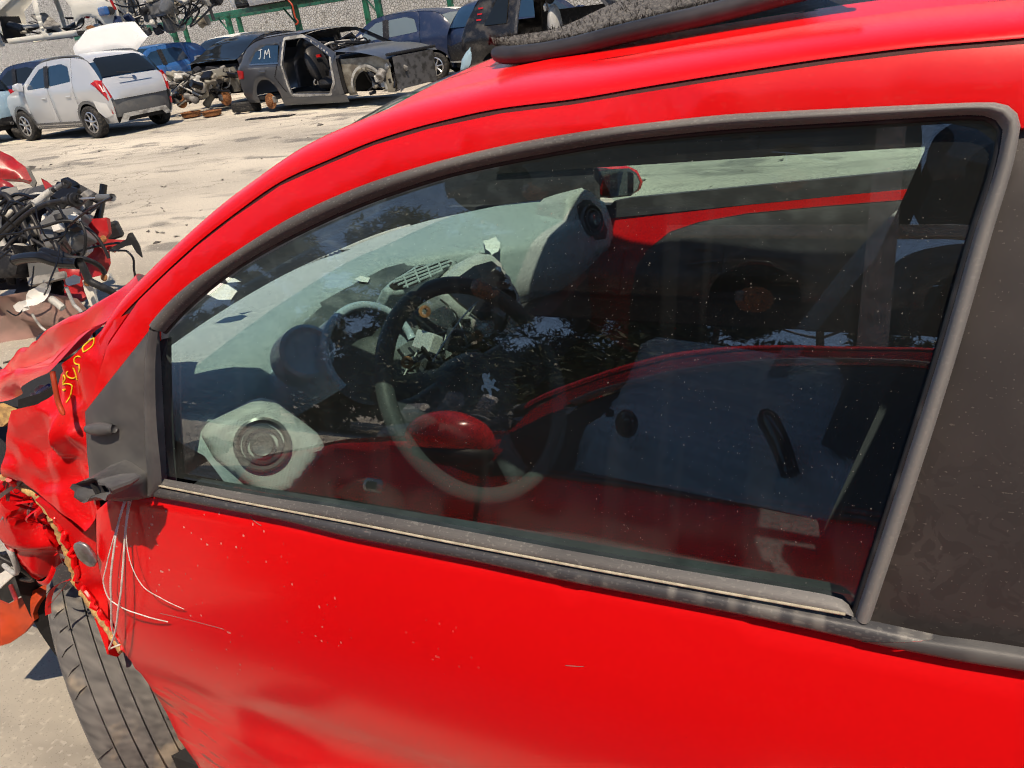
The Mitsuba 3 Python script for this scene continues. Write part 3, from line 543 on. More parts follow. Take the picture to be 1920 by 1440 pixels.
# paper scraps lying on the dashboard
def scrap(px, P, n, lab): solo('paper_scrap', lab, 'paper', plate(px, P, n, h=.01, disp=lambda p: .004 * np.sin(p[:, 0] * 90) * np.cos(p[:, 1] * 70)), 'white_paper', smooth=True)
scrap([(372, 546), (392, 528), (428, 534), (446, 548), (434, 562), (408, 560)], [-1.18, 1.0, .99], [.4, -.5, .8], 'torn white paper scrap at the near front corner of the dashboard')
scrap([(413, 511), (425, 520), (440, 522), (452, 528), (428, 531)], [-1.20, 1.06, 1.02], [.5, -.6, .5], 'small curled paper strip standing behind the torn white scrap')
scrap([(906, 450), (930, 446), (938, 456), (934, 474), (922, 478), (910, 466)], [-.85, 1.65, .994], [.1, 0, 1], 'pale torn label lying on top of the dashboard above the centre screen')
scrap([(664, 523), (676, 516), (694, 520), (690, 527), (674, 527)], [-1.0, 1.36, .97], [.3, 0, .9], 'small white tag lying in the dark well before the centre vent')
# ---------------------------------------------------------------- front left wheel, turned, under the torn wing
def tyrecol(p, n, uv):
    mud = smoothstep(.52, .72, fbm(p.x * 16, p.y * 16, p.z * 16, 4)); gr = noise(p.x * 60 + p.z * 130, p.y * 140, p.z * 40)
    return mix(mix((.075, .075, .076), (.20, .195, .185), gr), (.42, .36, .27), mud * .75)
prin('worn_tyre', proc(tyrecol), .85)
prin('tyre_rubber', speck((.022, .022, .023), (.09, .082, .07), 30, .4, .8, .8), .85)
def tyre_profile(r, w, rin):
    return [(rin, -w * .36), (rin + .012, -w * .44), ((r + rin) / 2, -w * .5), (r - .03, -w * .49), (r - .012, -w * .45), (r - .003, -w * .38), (r, -w * .30), (r, -w * .27), (r - .006, -w * .266), (r - .006, -w * .252), (r + .001, -w * .248), (r + .002, -w * .09), (r - .006, -w * .087), (r - .006, -w * .071), (r + .002, -w * .067), (r + .002, w * .067), (r - .006, w * .071), (r - .006, w * .087), (r + .002, w * .09),
            (r + .001, w * .248), (r - .006, w * .252), (r - .006, w * .266), (r, w * .27), (r, w * .30), (r - .003, w * .38), (r - .012, w * .45), (r - .03, w * .49), ((r + rin) / 2, w * .5), (rin + .012, w * .44), (rin, w * .36)]
WC, AX = np.array([-1.395, .755, .287]), np.array([-math.sin(.62), -math.cos(.62), -.04])
FWL = CAR + '__front_wheel'; labels[FWL] = {'label': 'muddy worn front wheel turned inward under the torn wing'}
obj('tyre', lathe(tyre_profile(.288, .175, .18), WC, AX, 96), 'worn_tyre', FWL, smooth=35)
obj('rim', lathe([(.0, .03), (.06, .035), (.10, .02), (.165, .03), (.182, .06), (.186, .065), (.186, -.06), (.18, -.065), (.15, -.03), (.0, -.03)], WC, AX, 40), 'steel', FWL, smooth=40)
tr = frame(AX, (0, 0, 1)); sip = []
for k in range(44):                              # cuts across the shoulder
    t = k / 44 * 2 * np.pi
    for s in (1, -1):
        if rg.random() < .25: continue
        d = tr @ np.array([math.cos(t), math.sin(t), 0]); tg = tr @ np.array([-math.sin(t), math.cos(t), 0])
        sip.append(tube([WC + d * .2895 + AX * s * .049 + tg * .004, WC + d * .2885 + AX * s * .062, WC + d * .280 + AX * s * rg.uniform(.068, .080) - tg * rg.uniform(.002, .010)], [.0006, .0013, .0007], 4))
obj('tread_cut', cat_(sip), 'dark_gap', FWL, kind='stuff')
# ================================================================ CRUSHED FRONT OF THE RED CAR
def crumple(p, amp=.012, sc=9, seed=0):
    """Sharp folded dents: distance ridges between random cell centres."""
    q = np.c_[p * sc, np.zeros(len(p))] + .5 * meshkit.fbm(np.c_[p * sc * .7, np.zeros(len(p))], 2, seed)[:, None]
    rg = np.random.default_rng(seed); lo_, hi_ = np.array([-26., -14.]), np.array([14., 14.])
    n = int(np.prod(hi_ - lo_) * .8) + 4; c = rg.uniform(lo_, hi_, (n, 2)); hgt = rg.normal(0, 1, n); g = rg.normal(0, 1, (n, 2))
    d = np.linalg.norm(q[:, None, :2] - c[None], axis=2); w = np.exp(-(d - d.min(1, keepdims=True)) * 12); w /= w.sum(1, keepdims=True)
    val = hgt[None] + ((q[:, None, :2] - c[None]) * g[None]).sum(2)
    return amp * (w * val).sum(1)
# bonnet corner folded up against the pillar foot
bA = np.array([aty(u, v, y) for u, v, y in [(285, 522, .84), (255, 548, .85), (222, 570, .87), (190, 588, .90), (150, 604, .92), (102, 633, .95), (60, 660, .97), (29, 680, .99), (0, 697, 1.0), (-60, 722, 1.02)]])
bB = np.array([aty(u, v, y) for u, v, y in [(270, 545, .745), (240, 575, .735), (205, 600, .725), (178, 620, .72), (150, 650, .71), (125, 677, .705), (103, 699, .70), (85, 713, .71), (60, 727, .73), (0, 750, .78), (-60, 772, .82)]])
bA, bB = spline(bA, 110), spline(bB, 110); G = bA[:, None] + (bB - bA)[:, None] * np.linspace(0, 1, 26)[None, :, None]
uvp = np.stack(np.meshgrid(np.linspace(0, .75, 110), np.linspace(0, .3, 26), indexing='ij'), -1).reshape(-1, 2)
fade = np.clip((uvp[:, 0] - .02) / .12, 0, 1) * np.clip(uvp[:, 1] / .03, 0, 1)
dd = (crumple(uvp * [.55, 1.5], .011, 13, 4) + .008 * np.sin(uvp[:, 1] * 42 + uvp[:, 0] * 9)) * fade + .025 * np.sin(np.pi * uvp[:, 1] / .3)
G = G + dd.reshape(110, 26, 1) * np.array([0, -.55, .83])
obj('bonnet', gridmesh(G, flip=True), 'crushed_red_paint', CAR, smooth=50, label='buckled red bonnet corner with long creases')
obj('cowl_gap', patch(XZ([(205, 660), (120, 702), (40, 745), (0, 757), (0, 800), (90, 790), (160, 760)]), SIDE, h=.05, off=-.03), 'dark_gap', CAR)
# wing
wing = XZ([(236, 588), (200, 640), (190, 668), (165, 771), (169, 850), (174, 938), (177, 962), (152, 1000), (110, 962), (70, 932), (35, 906), (4, 893), (14, 830), (28, 768), (75, 757), (92, 738), (104, 704), (125, 680), (150, 653), (178, 623), (206, 602)])
c0 = XZ([(108, 832)])[0]; c1 = XZ([(143, 812)])[0]; c2 = XZ([(120, 778)])[0]
CREASE = [(*XZ([a_, b_]), am) for a_, b_, am in [((108, 832), (143, 812), .014), ((143, 812), (166, 852), .012), ((108, 832), (58, 856), -.009), ((58, 856), (16, 884), .010), ((108, 832), (98, 756), .012), ((143, 812), (122, 706), -.008), ((36, 800), (80, 768), .009), ((72, 905), (150, 896), -.010), ((150, 896), (172, 930), .010), ((30, 830), (70, 880), .007), ((98, 870), (112, 955), .009), ((130, 880), (160, 980), -.008), ((150, 690), (160, 760), .006)]]
def wing_disp(p):
    d = crumple(p, .006, 11, 9)
    r = np.linalg.norm((p - c1) * [1, 1], axis=1); d = d + .030 * np.clip(1 - r / .055, 0, 1)                  # folded corner standing out
    l = (p - c0) @ np.array([.5, .86]); d = d + .012 * np.exp(-((p[:, 0] - c2[0] - .25 * (p[:, 1] - c2[1])) / .012) ** 2) * (p[:, 1] > c0[1] - .02)
    for a_, b_, am in CREASE:
        am = am * .5; t_ = np.clip(((p - a_) @ (b_ - a_)) / ((b_ - a_) @ (b_ - a_)), 0, 1); dl = np.linalg.norm(p - a_ - t_[:, None] * (b_ - a_), axis=1); d = d + am * np.clip(1 - dl / .022, 0, 1)
    e = shapely.distance(shapely.points(p), LineString(XZ([(236, 588), (200, 640), (165, 771), (169, 850), (174, 938)])))
    return (d - .004) * np.clip(e / .03, 0, 1) - .004
obj('front_wing', patch(wing, SIDE, h=.0055, off=0, thick=.012, disp=wing_disp), 'crushed_red_paint', CAR, smooth=24, label='crumpled red front wing with folded metal')
WG = CAR + '__front_wing'
# marker numerals on the wing
prin('yellow_marker', (.85, .62, .02), .6)
def stroke(par, name, px, r, off, m, y=None):
    q = spline(H(px, off), 30) if y is None else px_tube_pts(px, y)
    return obj(name, tube(q, r, 6), m, par, smooth=True)
def zc(pts): return [(x / 3.6, 600 + y / 3.6) for x, y in pts]
NUM = [[(400, 442), (412, 400), (436, 370), (444, 388), (428, 424), (420, 440), (450, 430), (468, 445), (462, 490), (452, 556)], [(420, 470), (432, 476), (440, 466)],
       [(462, 345), (456, 378), (474, 398), (494, 388)], [(488, 322), (498, 370), (500, 408)],
       [(508, 250), (500, 285), (512, 300), (532, 300), (538, 322), (528, 350)], [(508, 252), (526, 246), (542, 250)],
       [(562, 218), (550, 190), (580, 142), (602, 128), (602, 160), (580, 200), (562, 218)]]
for s in NUM:
    q2 = spline(XZ(zc(s)), 30); dd_ = wing_disp(q2); obj('numeral_stroke', tube(SIDE(q2) + np.array([0, -.97, .24]) * (dd_ + .0006)[:, None], .0012, 6), 'yellow_marker', WG, smooth=True)
# torn edge below the wing: foam, ragged metal, inner panels
prin('tan_foam', speck((.62, .42, .16), (.35, .22, .10), 90, .35, .7), .9)
prin('pink_red_primer', speck((.42, .03, .03), (.20, .02, .02), 40, .3, .7), .4)
def pts_y(lst): return np.array([aty(u, v, y) for u, v, y in lst])
te = pts_y([(8, 893, .64), (30, 908, .66), (62, 925, .655), (88, 955, .65), (110, 1000, .645), (128, 1045, .64), (142, 1090, .635), (165, 1125, .63), (190, 1165, .62), (212, 1195, .61), (228, 1222, .605)])
te = spline(te, 70); rg = np.random.default_rng(3)
obj('torn_edge', tube(te + rg.normal(0, .0010, te.shape), .0045 + .0030 * meshkit.noise(np.c_[np.arange(70) * .5, np.zeros(70), np.zeros(70)], 5), 9), 'tan_foam', CAR, smooth=40, label='tan foam along the torn wing edge')
te2 = te + [.012, .0, -.004]; obj('torn_edge', tube(te2 + rg.normal(0, .002, te.shape), .005, 7), 'red_paint', CAR, smooth=40)
ip = plate([(70, 934), (110, 960), (152, 1000), (176, 960), (180, 1050), (200, 1130), (226, 1226), (214, 1200), (188, 1162), (160, 1120), (140, 1085), (124, 1040), (106, 998), (86, 953)], [-1.17, .66, .78], [.25, -1, .1], h=.012, thick=.01, disp=lambda p: crumple(p, .010, 12, 21))
obj('pillar_panel', ip, 'crushed_red_paint', CAR, smooth=40)
inner = plate([(-20, 905), (8, 900), (40, 930), (75, 960), (104, 1010), (122, 1060), (104, 1088), (70, 1090), (36, 1058), (14, 1010), (-20, 985)], [-1.32, .70, .78], [.35, -1, .1], h=.012, thick=.02, disp=lambda p: crumple(p, .016, 13, 33))
obj('inner_wing', inner, 'crushed_red_paint', CAR, smooth=38, label='red inner wing with punched holes')
IW = CAR + '__inner_wing'
for u, v, r in [(25, 1019, .013), (60, 1051, .013), (3, 992, .010)]:
    q = aty(u, v, .668); obj('grommet_ring', lathe([(r, 0), (r * 1.25, .003), (r * 1.35, -.004), (r * .8, -.004), (r * .75, -.03), (0, -.03)], q, [.35, -1, .2], 20), 'pink_red_primer', IW, smooth=50)
    obj('hole', lathe([(r * .72, .0015), (0, .0015)], q, [.35, -1, .2], 16), 'dark_gap', IW)
sh = rg.normal(0, 1, (60, 3))
rags = []
for k in range(26):                             # curled strips of torn sheet metal
    t = rg.integers(2, 45); a = te[t] + rg.normal(0, .012, 3) + [-.02, .01, 0]; d = np.array([-.05, .0, -.06]) * rg.uniform(.3, 1.2) + rg.normal(0, .02, 3)
    c = spline(np.array([a, a + d * .5 + rg.normal(0, .012, 3), a + d]), 10); w = rg.normal(0, 1, 3); w /= np.linalg.norm(w)
    rags.append(ribbon(c - w * .006, c + w * .006 * rg.uniform(.2, 1), .001, n=3, m=10, smoothc=False))
obj('torn_strip', cat_(rags[:14]), 'crushed_red_paint', CAR, kind='stuff'); obj('torn_strip', cat_(rags[14:]), 'steel', CAR, kind='stuff')
q = pts_y([(160, 1038, .60)])[0]; obj('grey_plug', blob(q, [.022, .008, .024], 3, .08, 3), 'steel', CAR, smooth=True, label='silver plug poking from the door edge')
obj('rubber_stop', plate([(96, 1072), (118, 1064), (134, 1078), (138, 1100), (118, 1112), (96, 1106), (92, 1090)], [-1.25, .70, .66], [.3, -1, .1], h=.02, bev=.01, bevd=.008, thick=.05), 'trim_black', CAR, smooth=40)
# bumper remnant hanging low at the front
prin('orange_red_plastic', speck((.55, .07, .02), (.34, .05, .02), 20, .3, .75), .35)
bf = plate([(-60, 1105), (10, 1135), (40, 1120), (98, 1088), (92, 1105), (70, 1135), (64, 1150), (66, 1162), (44, 1188), (20, 1205), (-60, 1225)], [-1.72, .86, .42], [.3, -.9, .35], h=.02, thick=.012, disp=lambda p: crumple(p, .012, 9, 40))
obj('bumper_remnant', bf, 'orange_red_plastic', CAR, smooth=40, label='torn orange red bumper remnant')
obj('number_bracket', plate([(-20, 1088), (18, 1064), (27, 1078), (-10, 1112)], [-1.68, .82, .5], [.4, -.9, .3], h=.03, thick=.012), 'white_paper', CAR)
obj('dark_bracket', plate([(-40, 1050), (30, 1035), (96, 1092), (60, 1105), (10, 1135), (-40, 1110)], [-1.85, 1.0, .42], [.3, -.9, .2], h=.03, thick=.03), 'black_plastic', CAR)
for pts in ([(0, 1000, .74), (20, 1035, .72), (8, 1060, .8)], [(-10, 1040, .72), (30, 1060, .73), (40, 1085, .8)], [(20, 1098, .88), (28, 1118, .86), (36, 1135, .84)]):
    obj('hose', tube(spline(pts_y(pts), 16), .006, 7), ['black_plastic', 'pink_red_primer', 'dash_grey'][len(scene) % 3], CAR, smooth=True)
obj('headlamp_shard', plate([(-10, 758), (20, 770), (22, 786), (5, 800), (-10, 800)], [-1.45, .78, .95], [.3, -1, .4], h=.02, thick=.02), 'tan_foam', CAR)
for u, v in [(70, 745), (80, 733), (62, 752)]: obj('bulb_shard', blob(aty(u, v, .76), [.010, .012, .010], int(u), .3), 'white_paper', CAR)
obj('blue_wire', tube(spline(pts_y([(70, 738, .745), (80, 730, .74), (92, 722, .74)]), 8), .003, 6), mat('blue_plastic', {'type': 'principled', 'base_color': rgb((.03, .10, .45)), 'roughness': .4}), CAR)
obj('wing_strip', tube(spline(pts_y([(98, 697, .655), (102, 720, .648), (108, 750, .642), (120, 778, .636)]), 16), [.004] * 15 + [.002], 7), 'orange_red_plastic', CAR, smooth=True)
# liner behind the wheel so that the arch is dark
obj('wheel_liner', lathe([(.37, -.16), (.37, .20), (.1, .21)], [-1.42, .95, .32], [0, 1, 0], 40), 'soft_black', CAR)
# fabric roof, curled up at its edge
fy = 1.0
prin('black_rubber', speck((.03, .03, .034), (.07, .07, .075), 14, .3, .8), .38, specular=.5)
re_px = [(917, 101), (935, 104), (960, 104), (1000, 100), (1066, 89), (1146, 69), (1230, 49), (1320, 29), (1450, -5), (1620, -48)]
rub = spline(np.array([aty(u, v, fy) for u, v in re_px]), 90); rub[:, 1] += .015 * np.clip(1 - np.arange(90) / 8., 0, 1)
FR = CAR + '__fabric_roof'; labels[FR] = {'label': 'black felted fabric roof section with a rubber edge, lifted off the red roof'}
obj('rubber_edge', tube(rub, np.r_[.006, .0095, .0105, np.full(87, .0115)], 12), 'black_rubber', FR, smooth=True)
inn = spline(np.array([aty(u, v, y) for u, v, y in [(916, 86, 1.02), (940, 80, 1.10), (966, 74, 1.16), (1015, 66, 1.22), (1065, 47, 1.26), (1110, 24, 1.28), (1166, 0, 1.30), (1240, -22, 1.30), (1330, -46, 1.30), (1500, -90, 1.30)]]), 140)
outr = resample(rub + [0, .003, .008], 140); G = outr[:, None] + (inn - outr)[:, None] * np.linspace(0, 1, 34)[None, :, None]
P_ = G.reshape(-1, 3); hgt = .0015 * (meshkit.fbm(P_ * 160, 3, 6) - .5) + .004 * (meshkit.fbm(P_ * 18, 2, 8) - .5); G = G + (hgt[:, None] * [0, -.3, 1]).reshape(G.shape)
G[:, :, 2] += .010 * np.sin(np.pi * np.linspace(0, 1, 34))[None]
prin('felt', speck((.05, .046, .042), (.17, .158, .14), 420, .35, .75, .9), .95, sheen=.6)
obj('felt', gridmesh(G, flip=True), 'felt', FR, smooth=True)
rg = np.random.default_rng(8); fib = []
for k in range(2600):
    i, j = rg.integers(0, 139), rg.integers(0, 34) if rg.random() < .45 else rg.integers(0, 3); b = G[i, j] + (G[min(i + 1, 139), j] - G[i, j]) * rg.random()
    d = np.array([rg.normal(0, .5), -abs(rg.normal(0, .4)), rg.uniform(.3, 1)]) * rg.uniform(.004, .010); fib.append(M([b + [.0006, 0, 0], b - [.0006, 0, 0], b + d], [[0, 1, 2]]))
prin('felt_fibre', (.06, .055, .05), .95); obj('felt_fibre', cat_(fib), 'felt_fibre', FR, kind='stuff')
# cords hanging from the broken mirror
prin('white_cord', speck((.72, .70, .66), (.5, .47, .42), 80, .4, .7), .7)
for lab, pts, r in [('straight white cord hanging from the broken mirror stub down to the torn edge', [(236, 932), (233, 1000), (229, 1090), (225, 1150), (222, 1207)], .0017),
                    ('second white cord beside the straight one, bowed to the right above its knot', [(242, 932), (246, 1020), (247, 1085), (242, 1130), (231, 1180), (218, 1206), (226, 1208)], .0016),
                    ('thin white wire looping left of the two cords with its loose end pointing right', [(238, 935), (228, 990), (217, 1050), (215, 1078), (224, 1104), (245, 1124), (280, 1144), (315, 1166)], .0010),
                    ('fine red tinged wire curving right across the door from the mirror stub', [(248, 932), (252, 985), (266, 1040), (292, 1086), (318, 1110), (345, 1142)], .0007)]:
    q = H(pts, -.006); q[:, 1] -= .022 * np.sin(np.linspace(0, np.pi, len(q))) ** .7
    solo('white_string', lab, 'cord', tube(spline(q, 40), r, 7), 'white_cord', smooth=True)

def bay():
    rg = np.random.default_rng(31); k = EB
    clutter(k, np.array([-1.66, 1.45, .80]), rotz(.1), [.42, 1.0, .18], 30, 31, ('black_plastic', 'interior_black', 'soft_black', 'interior_gloss_black', 'engine_grey'), 14)
# ================================================================ YARD: CARS, RACK, WALL
paint('silver_paint', (.66, .68, .70), .04, metallic=.35); paint('white_paint', (.78, .78, .76), .06); paint('graphite_paint', (.13, .138, .155), .05, metallic=.6); paint('cream_paint', (.72, .70, .62), .12)
paint('pale_blue_paint', (.36, .52, .62), .08); paint('blue_paint', (.03, .13, .38), .08); paint('navy_paint', (.02, .035, .09), .08); paint('black_paint', (.012, .012, .014), .15); paint('grey_bumper', (.13, .135, .14), .1)
prin('car_glass', (.012, .016, .02), .04, specular=.6); prin('blue_glass', (.02, .05, .10), .03, specular=.8)
prin('painted_light_glass', (.16, .21, .24), .05, specular=.8)  # opaque panes: light seen through the windows is painted as a pale colour
prin('lamp_red', (.50, .01, .012), .12, clearcoat=1.); prin('lamp_clear', (.75, .72, .70), .12, clearcoat=1.); prin('alloy', (.62, .62, .63), .3, metallic=.8)
prin('engine_grey', speck((.30, .29, .27), (.10, .095, .09), 14, .35, .7), .6); prin('bare_shell', speck((.36, .34, .28), (.16, .14, .11), 6, .35, .7), .55); prin('green_steel', speck((.02, .16, .09), (.015, .06, .04), 5, .4, .75), .5)
prin('light_alloy', speck((.55, .54, .5), (.25, .24, .22), 12, .4, .7), .5); prin('seat_leather', (.022, .022, .024), .45); prin('radiator', speck((.10, .10, .105), (.04, .04, .04), 12, .4, .7), .5)
def pose(o, ang): R = np.eye(4); R[:3, :3] = rotz(ang); R[:3, 3] = o; return R
TEMPLATE = dict(hatch=[(-.62, .34), (-.66, .60), (-.62, .86), (-.56, .99), (-.36, 1.25), (-.18, 1.395), (.06, 1.455), (.55, 1.49), (1.1, 1.475), (1.42, 1.43), (1.8, 1.22), (2.12, 1.04), (2.5, .97), (2.85, .86), (2.98, .72), (3.02, .5), (2.98, .30)],
                sedan=[(-.95, .36), (-1.0, .66), (-.96, .98), (-.6, 1.06), (-.2, 1.22), (.25, 1.40), (.7, 1.45), (1.1, 1.44), (1.5, 1.36), (2.0, 1.12), (2.3, 1.0), (2.9, .92), (3.3, .82), (3.5, .68), (3.55, .48), (3.5, .28)])
class Car:
    def __init__(s, key, o, ang, W=1.62, sil='hatch', sx=1., sz=1., belt=.92, tumb=.26, base=0., tilt=0.):
        s.k = key; s.W = W; s.belt = belt; s.tumb = tumb; s.top = np.array(TEMPLATE[sil] if isinstance(sil, str) else sil, float) * [sx, sz]
        s.M = pose(np.asarray(o, float) + [0, 0, base], ang) @ np.block([[rotx(tilt), np.zeros((3, 1))], [np.zeros((1, 3)), np.ones((1, 1))]])
        i = s.top[:, 1].argmax(); s.i = i; s.x0, s.x1 = s.top[:, 0].min(), s.top[:, 0].max()
    def hw(s, x, z):
        t = np.clip((x - s.x0) / (s.x1 - s.x0), 0, 1) * 2 - 1
        w = s.W / 2 * (1 - .13 * np.abs(t) ** 5 - .02 * t * t); d = z - s.belt
        return w - np.where(d > 0, s.tumb * d + .12 * d * d, .35 * np.minimum(d + .35, 0) ** 2 + .05 * d * d * 1)
    def xr(s, z): return np.interp(z, s.top[:s.i + 1, 1], s.top[:s.i + 1, 0])
    def xfr(s, z): a = s.top[s.i:][::-1]; return np.interp(z, a[:, 1], a[:, 0])
    def zt(s, x): return np.interp(x, *s.dense().T)
    def dense(s):
        if not hasattr(s, 'd'):
            from scipy.interpolate import PchipInterpolator as P
            q = s.top; t = np.r_[0, np.cumsum(np.linalg.norm(np.diff(q, axis=0), axis=1))]; u = np.linspace(0, t[-1], 90); s.d = np.stack([P(t, q[:, 0])(u), P(t, q[:, 1])(u)], 1)
        return s.d
    def side(s, sg): return lambda p: np.stack([p[:, 0], sg * s.hw(p[:, 0], p[:, 1]), p[:, 1]], 1)
    def rear(s): return lambda p: np.stack([s.xr(p[:, 1]) + .10 * (np.abs(p[:, 0]) / (s.W / 2)) ** 4, p[:, 0], p[:, 1]], 1)
    def front(s): return lambda p: np.stack([s.xfr(p[:, 1]) - .12 * (np.abs(p[:, 0]) / (s.W / 2)) ** 4, p[:, 0], p[:, 1]], 1)
    def put(s, name, m, mt, par=None, smooth=45, **k): return obj(name, xf(m, s.M), mt, par or s.k, smooth=smooth, **k)
    def sp(s, name, poly, mt, sg=1, par=None, h=.09, off=.004, bev=.02, bevd=.008, thick=.0, **k): return s.put(name, patch(poly, s.side(sg), h=h, off=off, bev=bev, bevd=bevd, thick=thick, flip=sg > 0), mt, par, **k)
    def rp(s, name, poly, mt, par=None, h=.09, off=.006, bev=.02, bevd=.008, fr=False, **k): return s.put(name, patch(poly, s.front() if fr else s.rear(), h=h, off=off, bev=bev, bevd=bevd, flip=not fr), mt, par, **k)
    def outline(s, zb=.22, arches=(), r=.34, cut=None):
        d = s.dense(); P = Polygon(np.vstack([d, [[d[-1, 0] - .02, zb], [d[0, 0] + .02, zb]]])).buffer(0)
        for x in arches: P = P.difference(Point(x, .30).buffer(r))
        return P
    def skin(s, segs):                           # segs: (name, x or index range over the silhouette, material)
        d = s.dense(); n = len(d)
        for name, a, b, mt in segs:
            i, j = int(a * (n - 1)), int(b * (n - 1)); G = []
            for x, z in d[i:j + 1]:
                w = float(s.hw(np.array(x), np.array(z))) - .028; t = np.linspace(-1, 1, 13)
                nx = .10 * np.abs(t) ** 4 * (np.clip((s.x0 + .35 - x) / .35, 0, 1) - np.clip((x - s.x1 + .35) / .35, 0, 1))
                G.append(np.stack([x + nx, w * t, z + .03 * (1 - t ** 2) * (z > .8)], 1))
            s.put(name, gridmesh(G, flip=False), mt)
    def wheel(s, x, sg, r=.30, w=.19, style=7, name='wheel', flat=0.):
        k = numbered(f'{s.k}__{name}'); labels[k] = {}
        del labels[k]; c = np.array([x, sg * (s.W / 2 - w * .45), r - flat]); ax_ = np.array([0, sg, 0.])
        key = f'{s.k}__{name}'; q = 1; 
        while any(z.startswith(key + '__') for z in scene): key = f'{s.k}__{name}_{q:03d}'; q += 1
        s.put('tyre', lathe(tyre_profile(r, w, r * .66), c, ax_, 40), 'tyre_rubber', key, smooth=35)
        if style:
            s.put('rim', lathe([(r * .67, .40 * w), (r * .63, .42 * w), (r * .60, .30 * w), (r * .55, .02 * w), (0, .0)], c, ax_, 30), 'black_plastic', key, smooth=40)
            for a in range(style):
                t = a / style * 2 * np.pi + .3; dv = np.array([math.cos(t), 0, math.sin(t)]); s.put('spoke', tube([c + ax_ * w * .36 + dv * .05, c + ax_ * w * .33 + dv * r * .35, c + ax_ * w * .38 + dv * r * .63], [.022, .016, .020], 6), 'alloy', key)
            s.put('hub', lathe([(.05, .2 * w), (.055, .40 * w), (.03, .44 * w), (0, .44 * w)], c, ax_, 16), 'alloy', key); s.put('rim_lip', lathe([(r * .67, .41 * w), (r * .60, .46 * w), (r * .60, .36 * w)], c, ax_, 30), 'alloy', key, smooth=40)
        return key
    def disc(s, x, sg, z=.27):
        c = np.array([x, sg * (s.W / 2 - .10), z]); s.put('brake_disc', lathe([(0, .05), (.03, .055), (.06, .045), (.075, .04), (.08, .012), (.15, .012), (.152, -.012), (.08, -.012), (0, -.06)], c, [0, sg, 0.], 28), 'rusty_metal', smooth=40)
        s.put('caliper', box(c + [.12, -.02 * sg, .03], [.07, .09, .13], None, .015), 'engine_grey', smooth=30)
    def inside(s, x0=None, x1=None, z1=None):
        x0 = s.x0 + .25 if x0 is None else x0; x1 = s.x1 - .9 if x1 is None else x1
        s.put('floor', box([(x0 + x1) / 2, 0, .32], [x1 - x0, s.W - .25, .06]), 'soft_black'); s.put('bulkhead', box([x1, 0, .62], [.05, s.W - .25, .6]), 'soft_black')
# --- windows used for the hatchbacks
def full_car(name, label, o, ang, pnt, glass='car_glass', sil='hatch', W=1.62, sx=1., sz=1., wb=2.38, base=0., wheels=True, group=None, cat='car', doors=(.28, 1.12, 2.02), sides=(1, -1)):
    c = Car(thing(name, label, cat, group), o, ang, W, sil, sx, sz, base=base); c.wb = wb
    d = c.dense(); zt = c.top[:, 1].max(); belt = c.belt * sz
    a1, a2, a3, a4, a5, a6 = (.075, .14, .235, .57, .73, .88) if sil == 'hatch' else (.08, .175, .33, .53, .705, .90)
    c.skin([('rear_bumper', 0, a1, 'grey_bumper' if name == 'silver_crossover' else pnt), ('tailgate', a1, a2, pnt), ('rear_window', a2, a3, glass), ('roof', a3, a4, pnt), ('windscreen', a4, a5, glass), ('bonnet', a5, a6, pnt), ('front_bumper', a6, 1., pnt)])
    P = c.outline(.24, (0, wb), .36); shr = Polygon(d).buffer(0)
    up = c.outline(.24).buffer(-.10).intersection(shapely.box(c.x0 + .42, belt + .03, c.x1 - 1.0, 3))
    if sil == 'hatch': up = shapely.union_all([Polygon([(.33, 1.07), (1.05, 1.02), (1.05, 1.375), (.62, 1.395), (.40, 1.33)]), Polygon([(1.19, 1.015), (1.93, .985), (1.62, 1.20), (1.38, 1.345), (1.19, 1.37)])]); up = shapely.affinity.scale(up, sx, sz, origin=(0, 0))
    for sg in sides:
        if sil == 'hatch': c.sp('pillar_trim', shapely.affinity.scale(Polygon([(1.045, 1.0), (1.195, .995), (1.195, 1.38), (1.045, 1.385)]), sx, sz, origin=(0, 0)), 'black_plastic', sg, off=.008, bev=.01)
        for x0, x1, nm in [(c.x0 - 1, doors[0], 'rear_quarter'), (doors[0] + .008, doors[1], 'rear_door'), (doors[1] + .008, doors[2], 'front_door'), (doors[2] + .008, 9, 'front_wing')]:
            g = P.intersection(shapely.box(x0, 0, x1, 3)); w = up.intersection(shapely.box(x0 + .05, 0, x1 - .05, 3)).buffer(-.03).buffer(.03)
            if not w.is_empty: g = g.difference(w)
            g = g if g.geom_type == 'Polygon' else max(g.geoms, key=lambda q: q.area)
            k = c.sp(nm, g, pnt, sg, bev=.035, bevd=.022, off=0, h=.08)
            if not w.is_empty and nm != 'front_wing': c.sp('window', w if w.geom_type == 'Polygon' else max(w.geoms, key=lambda q: q.area), glass, sg, par=k, off=-.018, bev=0)
            if 'door' in nm: c.sp('handle', shapely.box(x0 + .08, belt - .13, x0 + .24, belt - .10), pnt, sg, par=k, off=.03, bev=.012, bevd=.014, h=.03)
        if wheels: c.wheel(0, sg); c.wheel(wb, sg)
        c.sp('door_mirror', Polygon([(doors[2] - .08, belt + .05), (doors[2] + .10, belt + .05), (doors[2] + .10, belt + .17), (doors[2] - .06, belt + .19)]), pnt, sg, off=.16, bev=.04, bevd=.05, thick=.14, h=.03)
    c.inside(); c.put('underbody', box([(c.x0 + c.x1) / 2, 0, .30], [c.x1 - c.x0 - .3, W - .42, .12]), 'soft_black')
    return c
